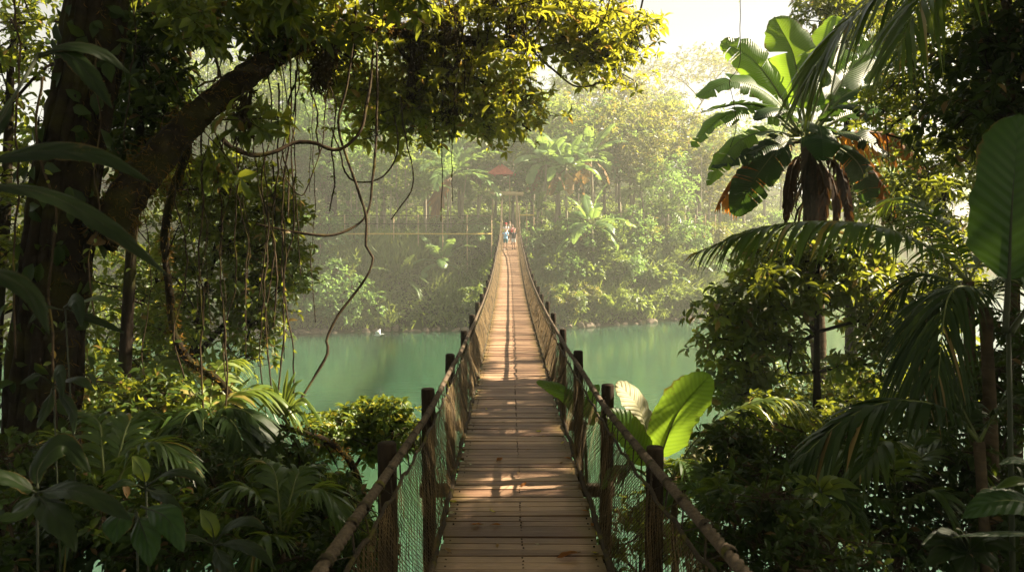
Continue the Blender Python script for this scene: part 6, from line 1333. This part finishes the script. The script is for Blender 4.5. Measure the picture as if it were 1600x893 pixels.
person('person in a light blue shirt and dark shorts walking in front, left of the pair', 790, 390, 62.4, 1.62, PI, 'blue', 'teal', 'hair_blond', seed=1, arms='up')
person('person in a black top and white shorts walking beside the light blue shirt', 802.5, 389, 62.8, 1.60, PI * 1.03, 'black', 'white', 'hair', seed=2)
person('person in a white shirt and red cap following behind the light blue shirt', 790.5, 375, 66.5, 1.72, PI * .97, 'white', 'black', 'hair', cap='red', seed=3, arms='up')
person('person in pink with a red bag following behind the black top', 801, 376, 66.2, 1.62, PI, 'pink', 'tan', 'hair', seed=4, bag='red', arms='up')
person('person half hidden at the rear of the group under the portal', 796.5, 366, 69.5, 1.66, PI, 'tan', 'black', 'hair', seed=5, short=False)
# ------------------------------------------------------------------ haze, sky, sun, camera
mb = MB(); box(mb, (12, 79, 17.5), (204, 219, 43))
hz = mb.build('haze', M['haze'], smooth=False); tag(hz, kind='stuff')
wd = bpy.data.worlds.new('World'); scene.world = wd; wd.use_nodes = True
nt = wd.node_tree; bg = nt.nodes['Background']
sky = nt.nodes.new('ShaderNodeTexSky'); sky.sky_type = 'NISHITA'; sky.sun_disc = False
sky.sun_elevation = SUN_EL; sky.sun_rotation = SUN_AZ; sky.air_density = 0.6; sky.dust_density = .8; sky.ozone_density = 1.0
hs = nt.nodes.new('ShaderNodeHueSaturation'); hs.inputs['Saturation'].default_value = .5; nt.links.new(sky.outputs[0], hs.inputs['Color'])
wm = nt.nodes.new('ShaderNodeMix'); wm.data_type = 'RGBA'; wm.blend_type = 'MULTIPLY'; wm.inputs[0].default_value = 1; wm.inputs[7].default_value = (1.0, .90, .72, 1); nt.links.new(hs.outputs[0], wm.inputs[6]); nt.links.new(wm.outputs[2], bg.inputs['Color']); bg.inputs['Strength'].default_value = SKY
sl = bpy.data.lights.new('sun', 'SUN'); sl.energy = SUN; sl.angle = R(.6); sl.color = (1.0, .85, .62)
so = bpy.data.objects.new('sun', sl); col.objects.link(so)
so.rotation_euler = Vector((-TOSUN[0], -TOSUN[1], -TOSUN[2])).to_track_quat('-Z', 'Y').to_euler()
so.location = (30, 30, 60)
cam = bpy.data.cameras.new('camera'); co = bpy.data.objects.new('camera', cam); col.objects.link(co)
cam.sensor_width = 36; cam.lens = 36 * FPX / 1600; cam.clip_start = .05; cam.clip_end = 2000
co.location = CAMP; co.rotation_euler = (math.pi / 2 - PITCH, 0, -YAW)
cam.dof.use_dof = True; cam.dof.focus_distance = 16; cam.dof.aperture_fstop = 5.0
scene.camera = co
vs = scene.view_settings; vs.view_transform = 'Standard'; vs.look = 'None'; vs.gamma = 1; vs.use_curve_mapping = False; vs.exposure = EXPOSURE
scene.render.engine = 'CYCLES'
cy = scene.cycles
cy.max_bounces = 6; cy.diffuse_bounces = 2; cy.glossy_bounces = 2; cy.transmission_bounces = 3; cy.volume_bounces = 0; cy.transparent_max_bounces = 4
cy.use_denoising = True; cy.denoiser = 'OPENIMAGEDENOISE'
cy.caustics_reflective = False; cy.caustics_refractive = False
cy.sample_clamp_indirect = 6
